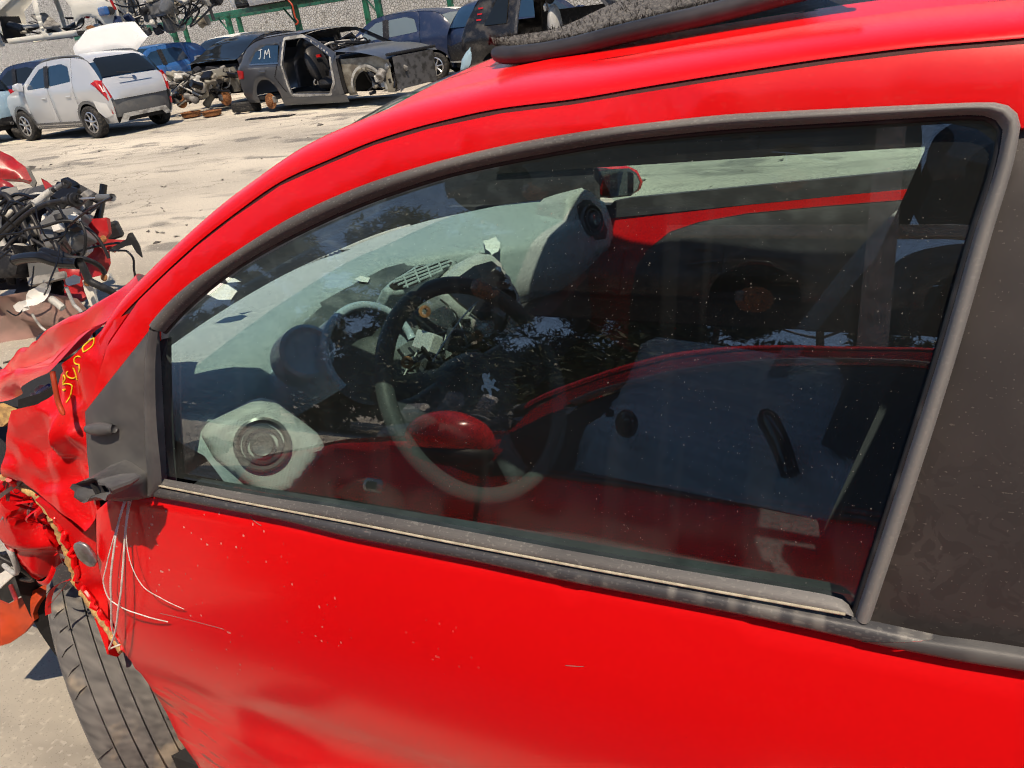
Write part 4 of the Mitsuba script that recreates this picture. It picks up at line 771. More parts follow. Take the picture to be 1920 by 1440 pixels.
# --- silver crossover with white tailgate
sc_ = full_car('silver_crossover', 'bright silver crossover with roof rails and dark grey bumper, dented at its rear corner', (-14.02, 11.95, 0), math.radians(173.3), 'silver_paint', 'blue_glass', sz=1.0, sx=1.0)
k = sc_.rp('tail_panel', Polygon([(-.60, .66), (.60, .66), (.66, .98), (.60, 1.04), (-.60, 1.04), (-.66, .98)]), 'silver_paint', off=.035)
sc_.rp('rear_glass', Polygon([(-.60, 1.06), (.60, 1.06), (.50, 1.36), (.42, 1.39), (-.42, 1.39), (-.50, 1.36)]), 'car_glass', off=.042)
for sg in (1, -1):
    t = sc_.rp('tail_lamp', Polygon([(sg * .60, .72), (sg * .70, .66), (sg * .77, .90), (sg * .76, 1.04), (sg * .64, 1.02)] if sg > 0 else [(-.60, .72), (-.64, 1.02), (-.76, 1.04), (-.77, .90), (-.70, .66)]), 'lamp_red', off=.03, bev=.03, bevd=.02)
    sc_.rp('clear_lens', Polygon([(sg * .665, .82), (sg * .73, .82), (sg * .735, .95), (sg * .67, .95)]) if sg > 0 else Polygon([(-.665, .82), (-.67, .95), (-.735, .95), (-.73, .82)]), 'lamp_clear', par=t, off=.036)
    sc_.sp('lamp_wrap', Polygon([(-.60, .70), (-.42, .92), (-.30, .99), (-.42, 1.03), (-.58, 1.02)]), 'lamp_red', sg, off=.022, bev=.02, bevd=.012)
    sc_.rp('reflector', shapely.box(sg * .66 - .03, .42, sg * .66 + .03, .54), 'lamp_red', off=.02)
    for x in (0, 2.38): sc_.sp('arch_trim', Point(x, .30).buffer(.40).difference(Point(x, .30).buffer(.345)).intersection(shapely.box(-9, .25, 9, 2)), 'grey_bumper', sg, off=.012, bev=.01)
    sc_.sp('sill_trim', shapely.box(.36, .22, 2.02, .34), 'grey_bumper', sg, off=.014); sc_.sp('sill_strip', shapely.box(.40, .25, 1.98, .30), 'alloy', sg, off=.02)
    sc_.put('roof_bar', tube(spline(np.array([[-.1, sg * .60, 1.43], [.1, sg * .59, 1.49], [.8, sg * .58, 1.51], [1.35, sg * .57, 1.46], [1.5, sg * .57, 1.40]]), 24), .018, 8), 'grey_bumper', smooth=True)
sc_.rp('bumper_guard', Polygon([(-.60, .24), (-.48, .40), (.48, .40), (.60, .24), (.44, .24), (.38, .32), (-.38, .32), (-.44, .24)]), 'light_alloy', off=.03, bev=.02, bevd=.015)
sc_.rp('chrome_strip', shapely.box(-.36, .905, .36, .925), 'chrome_dark', off=.045, bev=.005); sc_.rp('brake_lamp', shapely.box(-.12, 1.405, .12, 1.43), 'lamp_red', off=.03, bev=.01)
sc_.rp('badge', Point(0, .97).buffer(.04), 'chrome_dark', off=.05, h=.03); sc_.put('wiper', tube([[-.64, .0, 1.08], [-.62, .14, 1.105], [-.60, .34, 1.13]], .010, 6), 'black_plastic')
def crushed(p): return crumple(p, .03, 5, 3)
sc_.sp('torn_corner', Polygon([(-.55, .62), (-.24, .70), (-.28, .48), (-.40, .36), (-.60, .40)]), 'white_paint', 1, off=.02); 
solo('loose_white_bonnet', 'large white bonnet panel lying upside down behind the silver crossover roof', 'car bonnet', patch(Polygon([(0, 0), (1.1, -.02), (1.25, .28), (1.0, .60), (.1, .55), (-.1, .25)]).buffer(.05), lambda q: np.array([-15.7, 12.6, 1.52]) + np.stack([q[:, 0] * 1.25, q[:, 0] * .25 + q[:, 1] * .5, q[:, 1] * .75 + .05 * np.sin(q[:, 0] * 3)], 1), h=.08, bev=.12, bevd=.06, thick=.05), 'white_paint', smooth=40)
# --- pale blue car at the left edge
pb = full_car('pale_blue_hatchback', 'pale blue hatchback cut by the left edge, a red lamp above its dark rear window', (-17.95, 11.35, 0), math.radians(171), 'pale_blue_paint', sides=(-1, 1), W=1.7)
pb.rp('rear_glass', Polygon([(-.62, 1.02), (.62, 1.02), (.52, 1.36), (-.52, 1.36)]), 'car_glass', off=.042); pb.rp('brake_lamp', shapely.box(-.14, 1.385, .14, 1.43), 'lamp_red', off=.03)
pb.rp('plate_recess', Polygon([(-.35, .74), (.30, .74), (.36, .92), (-.30, .92)]), 'pale_blue_paint', off=-.02, bev=.03, bevd=-.03); pb.rp('lower_bumper', shapely.box(-.70, .34, .70, .50), 'black_plastic', off=.015); pb.put('exhaust', lathe([(.03, -.1), (.03, .05), (.025, .05), (.022, -.1)], [-.62, -.45, .36], [-1, 0, 0], 16), 'alloy', smooth=40)
for sg in (1, -1): pb.rp('tail_lamp', shapely.box(min(sg * .68, sg * .80), .78, max(sg * .68, sg * .80), 1.0), 'lamp_red', off=.03)
# --- wreckage helper: engine, hoses, brackets under one thing
def clutter(par, c, R, size, n, seed, mats=('engine_grey', 'black_plastic', 'light_alloy', 'interior_gloss_black', 'bare_shell'), hoses=10, names=('engine_block', 'bracket', 'metal_part', 'plastic_part', 'sheet_part')):
    rg = np.random.default_rng(seed); c = np.asarray(c, float); size = np.asarray(size, float)
    for k in range(n):
        s = size * rg.uniform(.06, .30, 3) * (1.6 if k < 3 else 1); q = c + R @ ((rg.random(3) - .5) * size)
        A = R @ rotz(rg.normal(0, .5)) @ rotx(rg.normal(0, .4)) @ roty(rg.normal(0, .4))
        if k % 4 == 3:
            r = s.min() * .6; obj('pipe', lathe([(0, -s.max() / 2), (r * .9, -s.max() / 2), (r, -s.max() * .4), (r * .8, 0), (r, s.max() * .45), (r * .6, s.max() / 2), (0, s.max() / 2)], q, A[:, rg.integers(0, 3)], 14), mats[k % len(mats)], par, smooth=40)
        else: obj(names[k % len(names)], box(q, s, A, s.min() * .2), mats[k % len(mats)], par)
    for k in range(hoses):
        q = [c + R @ ((rg.random(3) - .5) * size * 1.05) for _ in range(4)]; q.sort(key=lambda v: v @ R[:, 0])
        obj('hose', tube(spline(np.array(q), 22), rg.uniform(.008, .026), 7), ['black_plastic', 'interior_gloss_black', 'light_alloy'][k % 3], par, smooth=True)
bay()
# --- dark grey hatchback without its front door, front stripped
am = math.radians(-9.5)
gm = Car(thing('grey_stripped_hatchback', 'dark grey hatchback with its front door and front wing gone, black seat showing', 'car'), (-11.25, 13.98, 0), am, 1.76, [(-.85, .34), (-.88, .62), (-.84, .90), (-.70, 1.0), (-.45, 1.25), (-.15, 1.37), (.3, 1.42), (.9, 1.43), (1.35, 1.38), (1.8, 1.2), (2.15, 1.04), (2.6, 1.0), (3.0, .92), (3.3, .82), (3.42, .62), (3.4, .3)], base=-.04)
P = gm.outline(.22, (0, 2.7), .37); d = gm.dense()
gm.skin([('rear_bumper', 0, .09, 'graphite_paint'), ('tailgate', .09, .17, 'graphite_paint'), ('rear_window', .17, .26, 'car_glass'), ('roof', .26, .50, 'graphite_paint'), ('bonnet', .68, .90, 'graphite_paint')])
hatchw = Polygon([(-.30, .98), (.55, .96), (.58, 1.26), (.2, 1.28), (-.12, 1.18)])
fo = Polygon([(.78, .40), (.72, .9), (.80, 1.30), (1.25, 1.31), (1.62, 1.15), (1.95, .97), (1.92, .55), (1.75, .36)]).buffer(.03)
for sg in (-1, 1):
    body = P.intersection(shapely.box(-9, 0, 2.12, 3)).difference(fo); body = body.difference(hatchw)
    kk = gm.sp('body_side', body, 'graphite_paint', sg, bev=.05, bevd=.035, off=0, h=.06)
    gm.sp('rear_window', hatchw, 'blue_glass', sg, par=kk, off=-.015, bev=0)
    gm.sp('door_seam', LineString([(.62, .42), (.40, .70), (.58, .96), (.66, 1.30)]).buffer(.008), 'dark_gap', sg, par=kk, off=.006, bev=0, h=.05); gm.sp('chrome_strip', LineString([(-.30, .965), (.58, .945)]).buffer(.012), 'chrome_dark', sg, par=kk, off=.006, bev=0)
    gm.sp('handle', shapely.box(-.02, .80, .18, .84), 'graphite_paint', sg, par=kk, off=.03, bev=.015, bevd=.014, h=.03)
    gm.sp('opening_frame', fo.buffer(.055).difference(fo), 'light_alloy', sg, off=.006, bev=.02, h=.05); gm.sp('front_pillar', Polygon([(1.28, 1.33), (1.4, 1.33), (2.15, 1.02), (2.1, .94), (1.98, .98), (1.66, 1.17)]), 'graphite_paint', sg, off=.01)
    gm.sp('inner_arch', P.intersection(shapely.box(2.12, .2, 3.25, .90)), 'bare_shell', sg, off=-.14, bev=.03, h=.07, label='bare inner wheel arch'); gm.sp('tail_lamp', Polygon([(-.80, .70), (-.60, .72), (-.55, .86), (-.80, .88)]), 'lamp_red', sg, off=.02)
    gm.sp('arch_edge', Point(2.7, .36).buffer(.42).difference(Point(2.7, .36).buffer(.37)).intersection(shapely.box(0, .3, 9, 3)), 'light_alloy', sg, off=-.10, h=.06); gm.sp('sill', shapely.box(.40, .16, 2.2, .30), 'graphite_paint', sg, off=.012)
prin('white_marker', (.62, .65, .68), .7)
LT = gm.k + '__window_lettering'; labels[LT] = {'label': 'white marker letters J M on the rear side window'}
for st in ([(.0, 1.20), (.10, 1.215)], [(.06, 1.21), (.055, 1.08), (.03, 1.045), (-.01, 1.06)], [(.17, 1.04), (.20, 1.20), (.25, 1.10), (.31, 1.215), (.34, 1.05)]):
    q = resample(np.array(st), 14); gm.put('letter_stroke', tube(np.stack([q[:, 0], -gm.hw(q[:, 0], q[:, 1]) - .002 + .008, q[:, 1]], 1), .009, 5), 'white_marker', LT)
gm.disc(0, -1, .25); gm.disc(0, 1, .25); gm.inside(-.5, 2.05)
sk = numbered(gm.k + '__seat'); labels[sk] = {'label': 'black leather front seat with a red label'}
gm.put('cushion', blob([1.42, -.36, .48], [.30, .26, .13], 1, .05, 3), 'seat_leather', sk, smooth=True); gm.put('backrest', xf(blob([0, 0, 0], [.12, .26, .36], 2, .05, 3), np.block([[roty(-.25), np.array([[1.10], [-.36], [.84]])], [np.zeros((1, 3)), np.ones((1, 1))]])), 'seat_leather', sk, smooth=True); gm.put('headrest', blob([.98, -.36, 1.22], [.06, .13, .10], 3, .05, 3), 'seat_leather', sk, smooth=True)
gm.put('red_tag', box([1.24, -.40, .98], [.02, .13, .05], roty(-.25)), 'lamp_red', sk); gm.put('steering_wheel', lathe([(.16, -.015), (.175, 0), (.16, .015), (.145, 0)], [1.72, .36, .95], [-.9, 0, .4], 30, close=True), 'seat_leather', smooth=True); gm.put('dashboard', box([2.0, 0, .86], [.30, 1.4, .22], None, .06), 'interior_black')
gm.put('radiator', box([3.30, -.05, .58], [.06, 1.15, .55], rotz(.05)), 'radiator'); gm.put('radiator_frame', box([3.27, -.05, .90], [.08, 1.35, .05], None, .01), 'black_plastic')
clutter(gm.k, gm.M[:3, :3] @ np.array([2.95, -.45, .52]) + gm.M[:3, 3], gm.M[:3, :3], [.75, .55, .5], 26, 17, hoses=14)
clutter(gm.k, gm.M[:3, :3] @ np.array([1.7, 0, 1.12]) + gm.M[:3, 3], gm.M[:3, :3], [.6, 1.1, .14], 12, 19, hoses=8, mats=('black_plastic', 'interior_gloss_black', 'light_alloy'))
# --- black and silver saloon with its engine laid bare
al = math.radians(262)
ls = Car(thing('stripped_saloon', 'black saloon stripped to its bare engine and a rusty brake disc, nose toward the viewer', 'car'), (-13.82, 17.04, 0), al, 1.78, 'sedan')
P = ls.outline(.22, (0, 2.8), .36)
ls.skin([('rear_bumper', 0, .12, 'black_paint'), ('boot_lid', .12, .22, 'black_paint'), ('rear_window', .22, .36, 'car_glass'), ('roof', .36, .54, 'black_paint'), ('windscreen', .54, .72, 'car_glass')])
lw = ls.outline(.22).buffer(-.09).intersection(shapely.box(-.2, .98, 2.02, 3))
for sg in (1, -1):
    kk = ls.sp('body_side', P.intersection(shapely.box(-9, 0, 2.25, 3)).difference(lw), 'black_paint', sg, bev=.05, bevd=.035, off=0, h=.07)
    for x0, x1 in ((-.2, .62), (.68, 1.98)): 
        w = lw.intersection(shapely.box(x0, 0, x1, 3)); ls.sp('window', w, 'car_glass', sg, par=kk, off=-.016, bev=0)
    ls.sp('chrome_frame', lw.buffer(.025).difference(lw), 'alloy', sg, par=kk, off=.008, bev=.008, h=.06); ls.sp('inner_arch', P.intersection(shapely.box(2.25, .3, 3.45, .86)), 'bare_shell', sg, off=-.15, bev=.03, h=.08); ls.sp('arch_edge', Point(2.8, .36).buffer(.44).difference(Point(2.8, .36).buffer(.38)).intersection(shapely.box(0, .35, 9, 3)), 'bare_shell', sg, off=-.06, h=.06)
    ls.sp('door_mirror', Polygon([(1.80, 1.0), (2.0, 1.0), (2.0, 1.12), (1.84, 1.13)]), 'alloy', sg, off=.16, bev=.04, bevd=.05, thick=.12, h=.03); ls.disc(2.8, sg, .26); ls.wheel(0, sg, .32)
    ls.put('strut', lathe([(.05, -.16), (.075, -.1), (.05, -.05), (.075, 0), (.05, .05), (.075, .1), (.05, .16)], [2.8, sg * .58, .62], [0, 0, 1], 18), 'engine_grey', smooth=40)
ls.inside(-.4, 2.2)
clutter(ls.k, ls.M[:3, :3] @ np.array([3.05, .25, .55]) + ls.M[:3, 3], ls.M[:3, :3], [1.15, 1.2, .62], 46, 23, hoses=22)
ls.put('gearbox', blob([3.2, .62, .62], [.22, .14, .19], 6, .25, 3), 'light_alloy', smooth=40)
# --- blue and navy cars, white cars behind
def block(name, lab, o, ang, pnt, glass='car_glass', **k): return full_car(name, lab, o, ang, pnt, glass, **k)
block('navy_hatchback', 'navy blue hatchback side on behind the grey stripped one, light through its windows painted pale', (-9.6, 17.6, 0), math.radians(186), 'navy_paint', 'painted_light_glass')
block('white_saloon', 'white saloon half hidden behind the navy hatchback', (-10.2, 20.2, 0), math.radians(188), 'white_paint', sil='sedan', wb=2.8)
nb = block('dark_blue_hatchback', 'dark blue hatchback seen from behind with a torn bumper, beside the doorless car', (-8.15, 16.9, 0), math.radians(62), 'navy_paint', 'blue_glass', sz=1.04)
nb.rp('rear_glass', Polygon([(-.62, 1.04), (.62, 1.04), (.5, 1.42), (-.5, 1.42)]), 'blue_glass', off=.042); nb.rp('torn_bumper', Polygon([(-.76, .40), (.76, .40), (.76, .74), (.5, .70), (.1, .78), (-.4, .70), (-.76, .74)]), 'black_plastic', off=.03, bev=.02); nb.rp('bumper_chrome', shapely.box(-.7, .36, .7, .40), 'light_alloy', off=.04)
block('blue_hatchback', 'bright blue hatchback behind the green post, beside the silver crossover', (-18.3, 18.0, 0), math.radians(262), 'blue_paint', 'blue_glass')
block('white_hatchback', 'white hatchback roof showing behind the bright blue one', (-18.6, 21.6, 0), math.radians(262), 'white_paint')
block('dark_hatchback', 'dark hatchback in the shade under the rack, above the silver crossover bonnet', (-19.6, 15.3, 0), math.radians(180), 'navy_paint')
block('grey_hatchback', 'grey hatchback deep under the rack at the far left', (-22.5, 13.6, 0), math.radians(176), 'graphite_paint')
# --- black car without doors, seat with headrest
bk = Car(thing('black_doorless_car', 'black doorless car showing a grey seat, three red stripes on its pillar', 'car'), (-6.5, 14.5, 0), math.radians(4), 1.78, 'hatch', 1.12, 1.16)
P = bk.outline(.26, (0, 2.6), .40); fo = Polygon([(.45, .48), (.42, 1.0), (.50, 1.55), (1.5, 1.56), (1.9, 1.30), (2.1, 1.1), (2.1, .48)]); qw = Polygon([(-.22, 1.12), (.22, 1.12), (.26, 1.50), (.05, 1.52)])
bk.skin([('rear_bumper', 0, .075, 'black_paint'), ('tailgate', .075, .14, 'black_paint'), ('rear_window', .14, .235, 'car_glass'), ('roof', .235, .57, 'black_paint'), ('windscreen', .57, .73, 'blue_glass'), ('bonnet', .73, .88, 'black_paint'), ('front_bumper', .88, 1., 'black_paint')])
for sg in (-1, 1):
    kk = bk.sp('body_side', P.difference(fo).difference(qw), 'black_paint', sg, bev=.05, bevd=.035, off=0, h=.07)
    if sg < 0: bk.sp('quarter_window', qw, 'car_glass', sg, par=kk, off=-.016, bev=0)
    bk.sp('opening_frame', fo.buffer(.05).difference(fo), 'trim_black', sg, off=.008, bev=.02, h=.05)
for i in range(3): bk.sp('red_stripe', Polygon([(-.36 + .02 * i, 1.20 + .09 * i), (-.26 + .02 * i, 1.20 + .09 * i), (-.255 + .02 * i, 1.225 + .09 * i), (-.355 + .02 * i, 1.225 + .09 * i)]), 'lamp_red', -1, off=.010, bev=0, h=.05)
bk.inside(-.4, 2.1); bk.put('far_door_trim', box([1.2, .70, .95], [1.6, .04, .5]), 'interior_black')
sk = numbered(bk.k + '__seat'); labels[sk] = {'label': 'grey front seat with its headrest'}
bk.put('backrest', blob([.95, -.32, .98], [.12, .25, .34], 4, .05, 3), 'dash_grey', sk, smooth=True); bk.put('headrest', blob([.90, -.32, 1.42], [.08, .14, .10], 5, .05, 3), 'seat_leather', sk, smooth=True); bk.put('cushion', blob([1.25, -.32, .62], [.3, .25, .12], 6, .05, 3), 'dash_grey', sk, smooth=True); bk.put('paper_tag', box([.85, -.50, 1.28], [.02, .10, .09], rotx(.5)), 'white_paper', sk)
# loose wing leaning on it
solo('loose_wing', 'pale blue loose car wing leaning against the black doorless car', 'car panel', plate([(893, 64), (886, 85), (884, 105), (880, 122), (866, 138), (861, 135), (864, 112), (872, 98), (878, 88), (876, 78), (880, 66)], [-7.2, 13.6, .6], [.1, -1, .15], h=.05, bev=.05, bevd=.04, thick=.04), 'pale_blue_paint', smooth=40)
# --- things on the ground
def flat_tyre(o, lab, ax_=(0, .1, 1)): solo('loose_tyre', lab, 'tyre', lathe(tyre_profile(.30, .20, .18), o, ax_, 40), 'tyre_rubber', smooth=35)
flat_tyre([-12.35, 13.55, .11], 'black tyre lying flat beside the rear of the grey stripped hatchback'); flat_tyre([-17.2, 11.95, .22], 'black tyre lying under the front corner of the silver crossover', (.3, -.4, 1))
for o, lab in [([-13.05, 13.25, .0], 'rusty brake drum rim lying on the ground under the stripped saloon'), ([-13.75, 13.35, .0], 'smaller flattened drum lying left of the rusty rim on the ground')]:
    solo('brake_drum', lab, 'brake drum', lathe([(0, .02), (.16, .02), (.19, .03), (.20, .10), (.22, .12), (.20, .125), (.18, .06), (.0, .06)], o, [0, 0, 1], 30), 'rusty_metal', smooth=40)
solo('dark_plate', 'thin dark rubber mat lying flat on the yard near the grey hatchback', 'mat', box([-10.75, 12.35, .012], [1.0, .22, .016], rotz(.1)), 'black_plastic')
# --- rack: posts, beams and the wrecks on it
def member(a, b, w, parent, name): 
    a, b = np.array(a, float), np.array(b, float); d = b - a; L = np.linalg.norm(d); F = frame(d / L, (0, 0, 1) if abs(d[2]) < .9 * L else (1, 0, 0)); obj(name, box((a + b) / 2, [w, w * .8, L], F, .01), 'green_steel', parent)
RK = thing('vehicle_rack', 'green steel rack carrying a second row of wrecks above the parked cars', 'rack')
rd = np.array([-.955, .30, 0]); r0 = atz(425, 26, 2.1); r1 = np.array([r0[0], r0[1], 2.1])
for s in (-9, -4.5, 0, 4.5, 9.5):
    for dy in (0, 2.6):
        b = r1 + rd * s * .82 + np.array([.3, .95, 0]) * dy; member([b[0], b[1], 0], [b[0], b[1], 2.05], .16, RK, 'post')
        if dy == 0: member([b[0], b[1], 1.5], [b[0] + rd[0] * .55, b[1] + rd[1] * .55, 2.0], .05, RK, 'brace')
for dy in (0, 2.6):
    a = r1 + rd * 12 + np.array([.3, .95, 0]) * dy; b = r1 - rd * 12 + np.array([.3, .95, 0]) * dy; member(a + [0, 0, .0], b + [0, 0, .0], .17, RK, 'beam')
up0 = lambda s: r1 + rd * s + np.array([.3, .95, 0]) * 1.2
# cream body shell
ar = math.atan2(rd[1], rd[0])
o = atz(126, 60, 2.07); cs = Car(thing('cream_body_shell', 'cream car body shell without doors or wheels, up on the rack at the left', 'car'), (o[0] + .35, o[1] + .75, 0), math.radians(212), 1.66, 'hatch', 1.2, 1.15, base=1.70)
P = cs.outline(.24, (0, 2.45), .36); o1 = Polygon([(.36, .42), (.34, .9), (.5, 1.30), (1.0, 1.34), (1.06, .42)]).buffer(.04); o2 = Polygon([(1.24, .42), (1.22, 1.34), (1.6, 1.25), (2.0, 1.0), (2.1, .42)]).buffer(.04)
cs.skin([('rear_panel', .0, .14, 'cream_paint'), ('roof', .235, .57, 'cream_paint'), ('bonnet', .73, .88, 'cream_paint')])
for sg in (1, -1): cs.sp('body_side', P.difference(o1).difference(o2), 'cream_paint', sg, bev=.05, bevd=.035, off=0, h=.07)
for sg in (1, -1): cs.rp('tail_lamp', shapely.box(min(sg * .64, sg * .78), .72, max(sg * .64, sg * .78), 1.02), 'lamp_red', off=.03)
cs.inside(-.4, 2.2); cs.disc(0, 1, .3)
clutter(cs.k, cs.M[:3, :3] @ np.array([1.2, 0, .55]) + cs.M[:3, 3], cs.M[:3, :3], [1.6, 1.1, .35], 14, 5, hoses=6, mats=('interior_black', 'engine_grey', 'dash_grey', 'soft_black'))
# blue grey rear end, grey front end, white car, on the rack
def wreck(name, lab, px, z, size, n, seed, mats, hoses, extra=()):
    k = thing(name, lab, 'wreck'); c = atz(*px, z); R = rotz(ar + math.pi)
    clutter(k, c + np.array([0, .6, 0]), R, size, n, seed, mats, hoses); return k, c, R
k, c, R = wreck('blue_grey_wreck', 'blue grey wreck with a red lamp on the rack beside the cream shell', (196, 30), 2.32, [1.25, 1.2, 1.1], 34, 51, ('black_plastic', 'engine_grey', 'interior_black', 'light_alloy', 'navy_paint'), 16)
obj('bumper_beam', box(c + [0, -.12, .1], [.95, .12, .20], R, .03), 'blue_paint', k, smooth=30); obj('lamp', box(c + [-.5, -.1, .15], [.12, .1, .3], R, .03), 'lamp_red', k)
obj('lower_panel', box(c + [-.25, -.05, -.35], [.5, .2, .4], R, .06), 'grey_bumper', k, smooth=30)
k, c, R = wreck('grey_front_wreck', 'grey wreck nose with its bumper torn open, on the rack above the green post', (300, 16), 2.32, [2.1, 1.2, 1.0], 40, 57, ('grey_bumper', 'black_plastic', 'light_alloy', 'interior_black', 'bare_shell'), 16)
obj('bumper', patch(Polygon([(-.8, -.25), (.55, -.2), (.8, .1), (.75, .25), (-.6, .22), (-.85, .05)]), lambda q: c + np.stack([q[:, 0] * .97, -.15 + .15 * q[:, 0] ** 2 - .3 * q[:, 0], q[:, 1] * .8], 1), h=.07, bev=.1, bevd=.06, thick=.06, disp=lambda p: crumple(p, .04, 3, 2)), 'grey_bumper', k, smooth=40)
wq = atz(500, 4, 2.2); wc_ = full_car('white_raised_hatchback', 'white car up on the rack, its sill showing at the top edge', (wq[0] - .9, wq[1] + .9, 0), math.radians(-14), 'white_paint', base=1.92, wheels=False)
solo('hanging_tyre', 'black wheel hanging under the rack behind the grey hatchback roof', 'tyre', lathe(tyre_profile(.34, .22, .2), atz(592, 28, 2.0) * [1, 1, 1], [.5, -.85, .1], 36), 'tyre_rubber', smooth=35)
pq = [atz(u, v, 2.0) for u, v in [(572, 0)]][0]; cp = [pq + np.array([dx * .03, -.6, dz]) for dx, dz in [(0, .2), (0, .05), (3, -.1), (3, -.32), (5, -.42), (2, -.47)]]
solo('orange_cable', 'orange cable dangling from the rack', 'cable', tube(spline(np.array(cp), 20), .02, 7), 'orange_red_plastic', smooth=True)
k, c, R = wreck('black_underside_wreck', 'black wreck on the rack right of the hanging wheel, dark axle parts below', (690, -2), 2.05, [2.6, 1.2, .5], 26, 61, ('black_plastic', 'interior_black', 'soft_black', 'engine_grey'), 12)
# wall of pale pebbles
def pebble(p, n, uv):
    f, s_, r = voronoi(p.x * 9 + p.y * 3, p.z * 11); return mix((.20, .19, .17), mix((.50, .49, .46), (.72, .71, .68), r), smoothstep(.02, .30, s_ - f))
prin('pebble_wall', proc(pebble), .9)
wa, wb_ = r1 + rd * 46 + np.array([.3, .95, 0]) * 5.2, r1 - rd * 30 + np.array([.3, .95, 0]) * 5.2
mw = box([(wa[0] + wb_[0]) / 2, (wa[1] + wb_[1]) / 2, 2.8], [78, .4, 5.6], rotz(math.atan2(rd[1], rd[0])))
solo('pebble_wall', 'pale pebble faced wall behind the rack', 'wall', mw, 'pebble_wall')
# ================================================================ BEHIND THE VIEWER (seen mirrored in the side window)
YB, XB, ZB = .28, .22, .0
NB = thing('parked_red_hatchback', 'second red hatchback parked behind the viewer, mirrored in the side window', 'car')
S2 = lambda p: np.stack([p[:, 0] + XB, -(S(np.maximum(p[:, 0], -1.2), p[:, 1]) - .6) - YB - .06 * np.maximum(-1.2 - p[:, 0], 0) ** 2, p[:, 1] + ZB], 1)
def sp2(name, poly, mt, par=NB, h=.04, bev=.02, bevd=.01, off=0., **k): return obj(name, patch(poly, S2, h=h, off=off, bev=bev, bevd=bevd, flip=True, **k), mt, par, smooth=50)
to2_ = lambda P: np.stack([P[:, 0] + XB, -(P[:, 1] - .6) - YB, P[:, 2] + ZB], 1)
def rib2(name, A, B, b, mt, n=7, m=80): obj(name, ribbon(to2_(H(A)), to2_(H(B)), b, n=n, m=m, outn=[0, 1., .28]), mt, NB, smooth=50)
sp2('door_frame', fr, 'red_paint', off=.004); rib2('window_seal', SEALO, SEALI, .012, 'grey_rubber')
sp2('side_window', gl, 'car_glass', bev=0, off=-.01)
rib2('sill_trim', TRIMB, TRIMT, .012, 'trim_black'); rib2('sill_lip', LIPB, LIPT, .006, 'trim_black')
d2 = np.vstack([XZ(DOORP), [[.35, .30], [-1.06, .30], [-1.10, .60], [-1.09, .90]]]); sp2('door_panel', d2, 'red_paint')
sp2('mirror_base', tri, 'black_plastic', off=.006); sp2('quarter_panel', bp, 'black_paint')
fw2 = Polygon([(-1.105, .90), (-1.02, .94), (-1.0, 1.06), (-1.08, 1.02), (-1.3, .985), (-1.6, .93), (-1.9, .82), (-1.98, .66), (-1.98, .30), (-1.75, .30)]).union(shapely.box(-1.75, .3, -1.115, .88)).buffer(0).difference(Point(-1.50, .29).buffer(.34))
sp2('front_wing', fw2 if fw2.geom_type == 'Polygon' else max(fw2.geoms, key=lambda g: g.area), 'red_paint', bev=.04, bevd=.025)
sp2('rear_quarter', rq, 'red_paint'); sp2('rear_quarter_panel', Polygon([(.19, .90), (1.8, .93), (1.62, 1.2), (1.40, 1.37), (.19, 1.385)]), 'black_paint')
ind = sp2('side_indicator', Point(-1.42, .80).buffer(.034).intersection(shapely.box(-9, .777, 9, .825)), 'alloy', off=.008, bev=.012, bevd=.008, h=.01); sp2('lens', Point(-1.42, .801).buffer(.022).intersection(shapely.box(-9, .787, 9, .815)), 'black_plastic', par=ind, off=.010, bev=.004, bevd=.003, h=.01)
gB = to2_(rail.reshape(-1, 3)).reshape(rail.shape); obj('roof_rail', gridmesh(gB), 'red_paint', NB, smooth=True); obj('gutter', ribbon(to2_(gA + [0, .012, .004]), to2_(gA + [0, .004, -.012]), .001, n=4, m=80, outn=[0, 1., .3], smoothc=False), 'dark_gap', NB)
eB = gB[:, -1]; G = []
for p in spline(eB[::-1], 50): G.append([[p[0], p[1] - s, p[2] + .03 * (1 - (2 * s / 1.08 - 1) ** 2)] for s in np.linspace(0, 1.08, 12)])
obj('roof', gridmesh([g for g in G if g[0][0] - XB > -.53], flip=True), 'red_paint', NB, smooth=True); obj('windscreen', gridmesh([g for g in G if g[0][0] - XB < -.50], flip=True), 'car_glass', NB, smooth=True)
G = [[[x_ + XB, -YB - .12 - s, z_ + .03 * (1 - (2 * s / 1.3 - 1) ** 2)] for s in np.linspace(0, 1.3, 12)] for x_, z_ in [(-1.05, 1.05), (-1.3, .995), (-1.6, .94), (-1.9, .83), (-2.0, .70), (-2.05, .5), (-2.0, .3)]]
obj('bonnet', gridmesh(G, flip=True), 'red_paint', NB, smooth=True)
mc = np.array([-1.12 + XB, -YB + .12, 1.01]); MK = NB + '__mirror'; labels[MK] = {'label': 'red capped door mirror'}
obj('cap', blob(mc, [.10, .125, .080], 2, .03, 3), 'red_paint', MK, smooth=True); obj('base', tube([mc + [0, -.02, -.06], mc + [.04, -.12, -.09]], [.03, .035], 10), 'black_plastic', MK, smooth=50); obj('underside', blob(mc + [.01, 0, -.042], [.096, .118, .046], 3, .03, 3), 'black_plastic', MK, smooth=True)
for x_ in (-1.50, .85): obj('tyre', lathe(tyre_profile(.285, .165, .18), [x_ + XB, -YB - .10, .285], [0, 1, 0], 40), 'tyre_rubber', NB, smooth=35)
obj('underbody', box([-.4 + XB, -YB - .85, .30], [3.0, 1.3, .12]), 'soft_black', NB); obj('far_side', box([-.2 + XB, -YB - 1.4, .65], [3.2, .1, .7], None, .03), 'red_paint', NB)
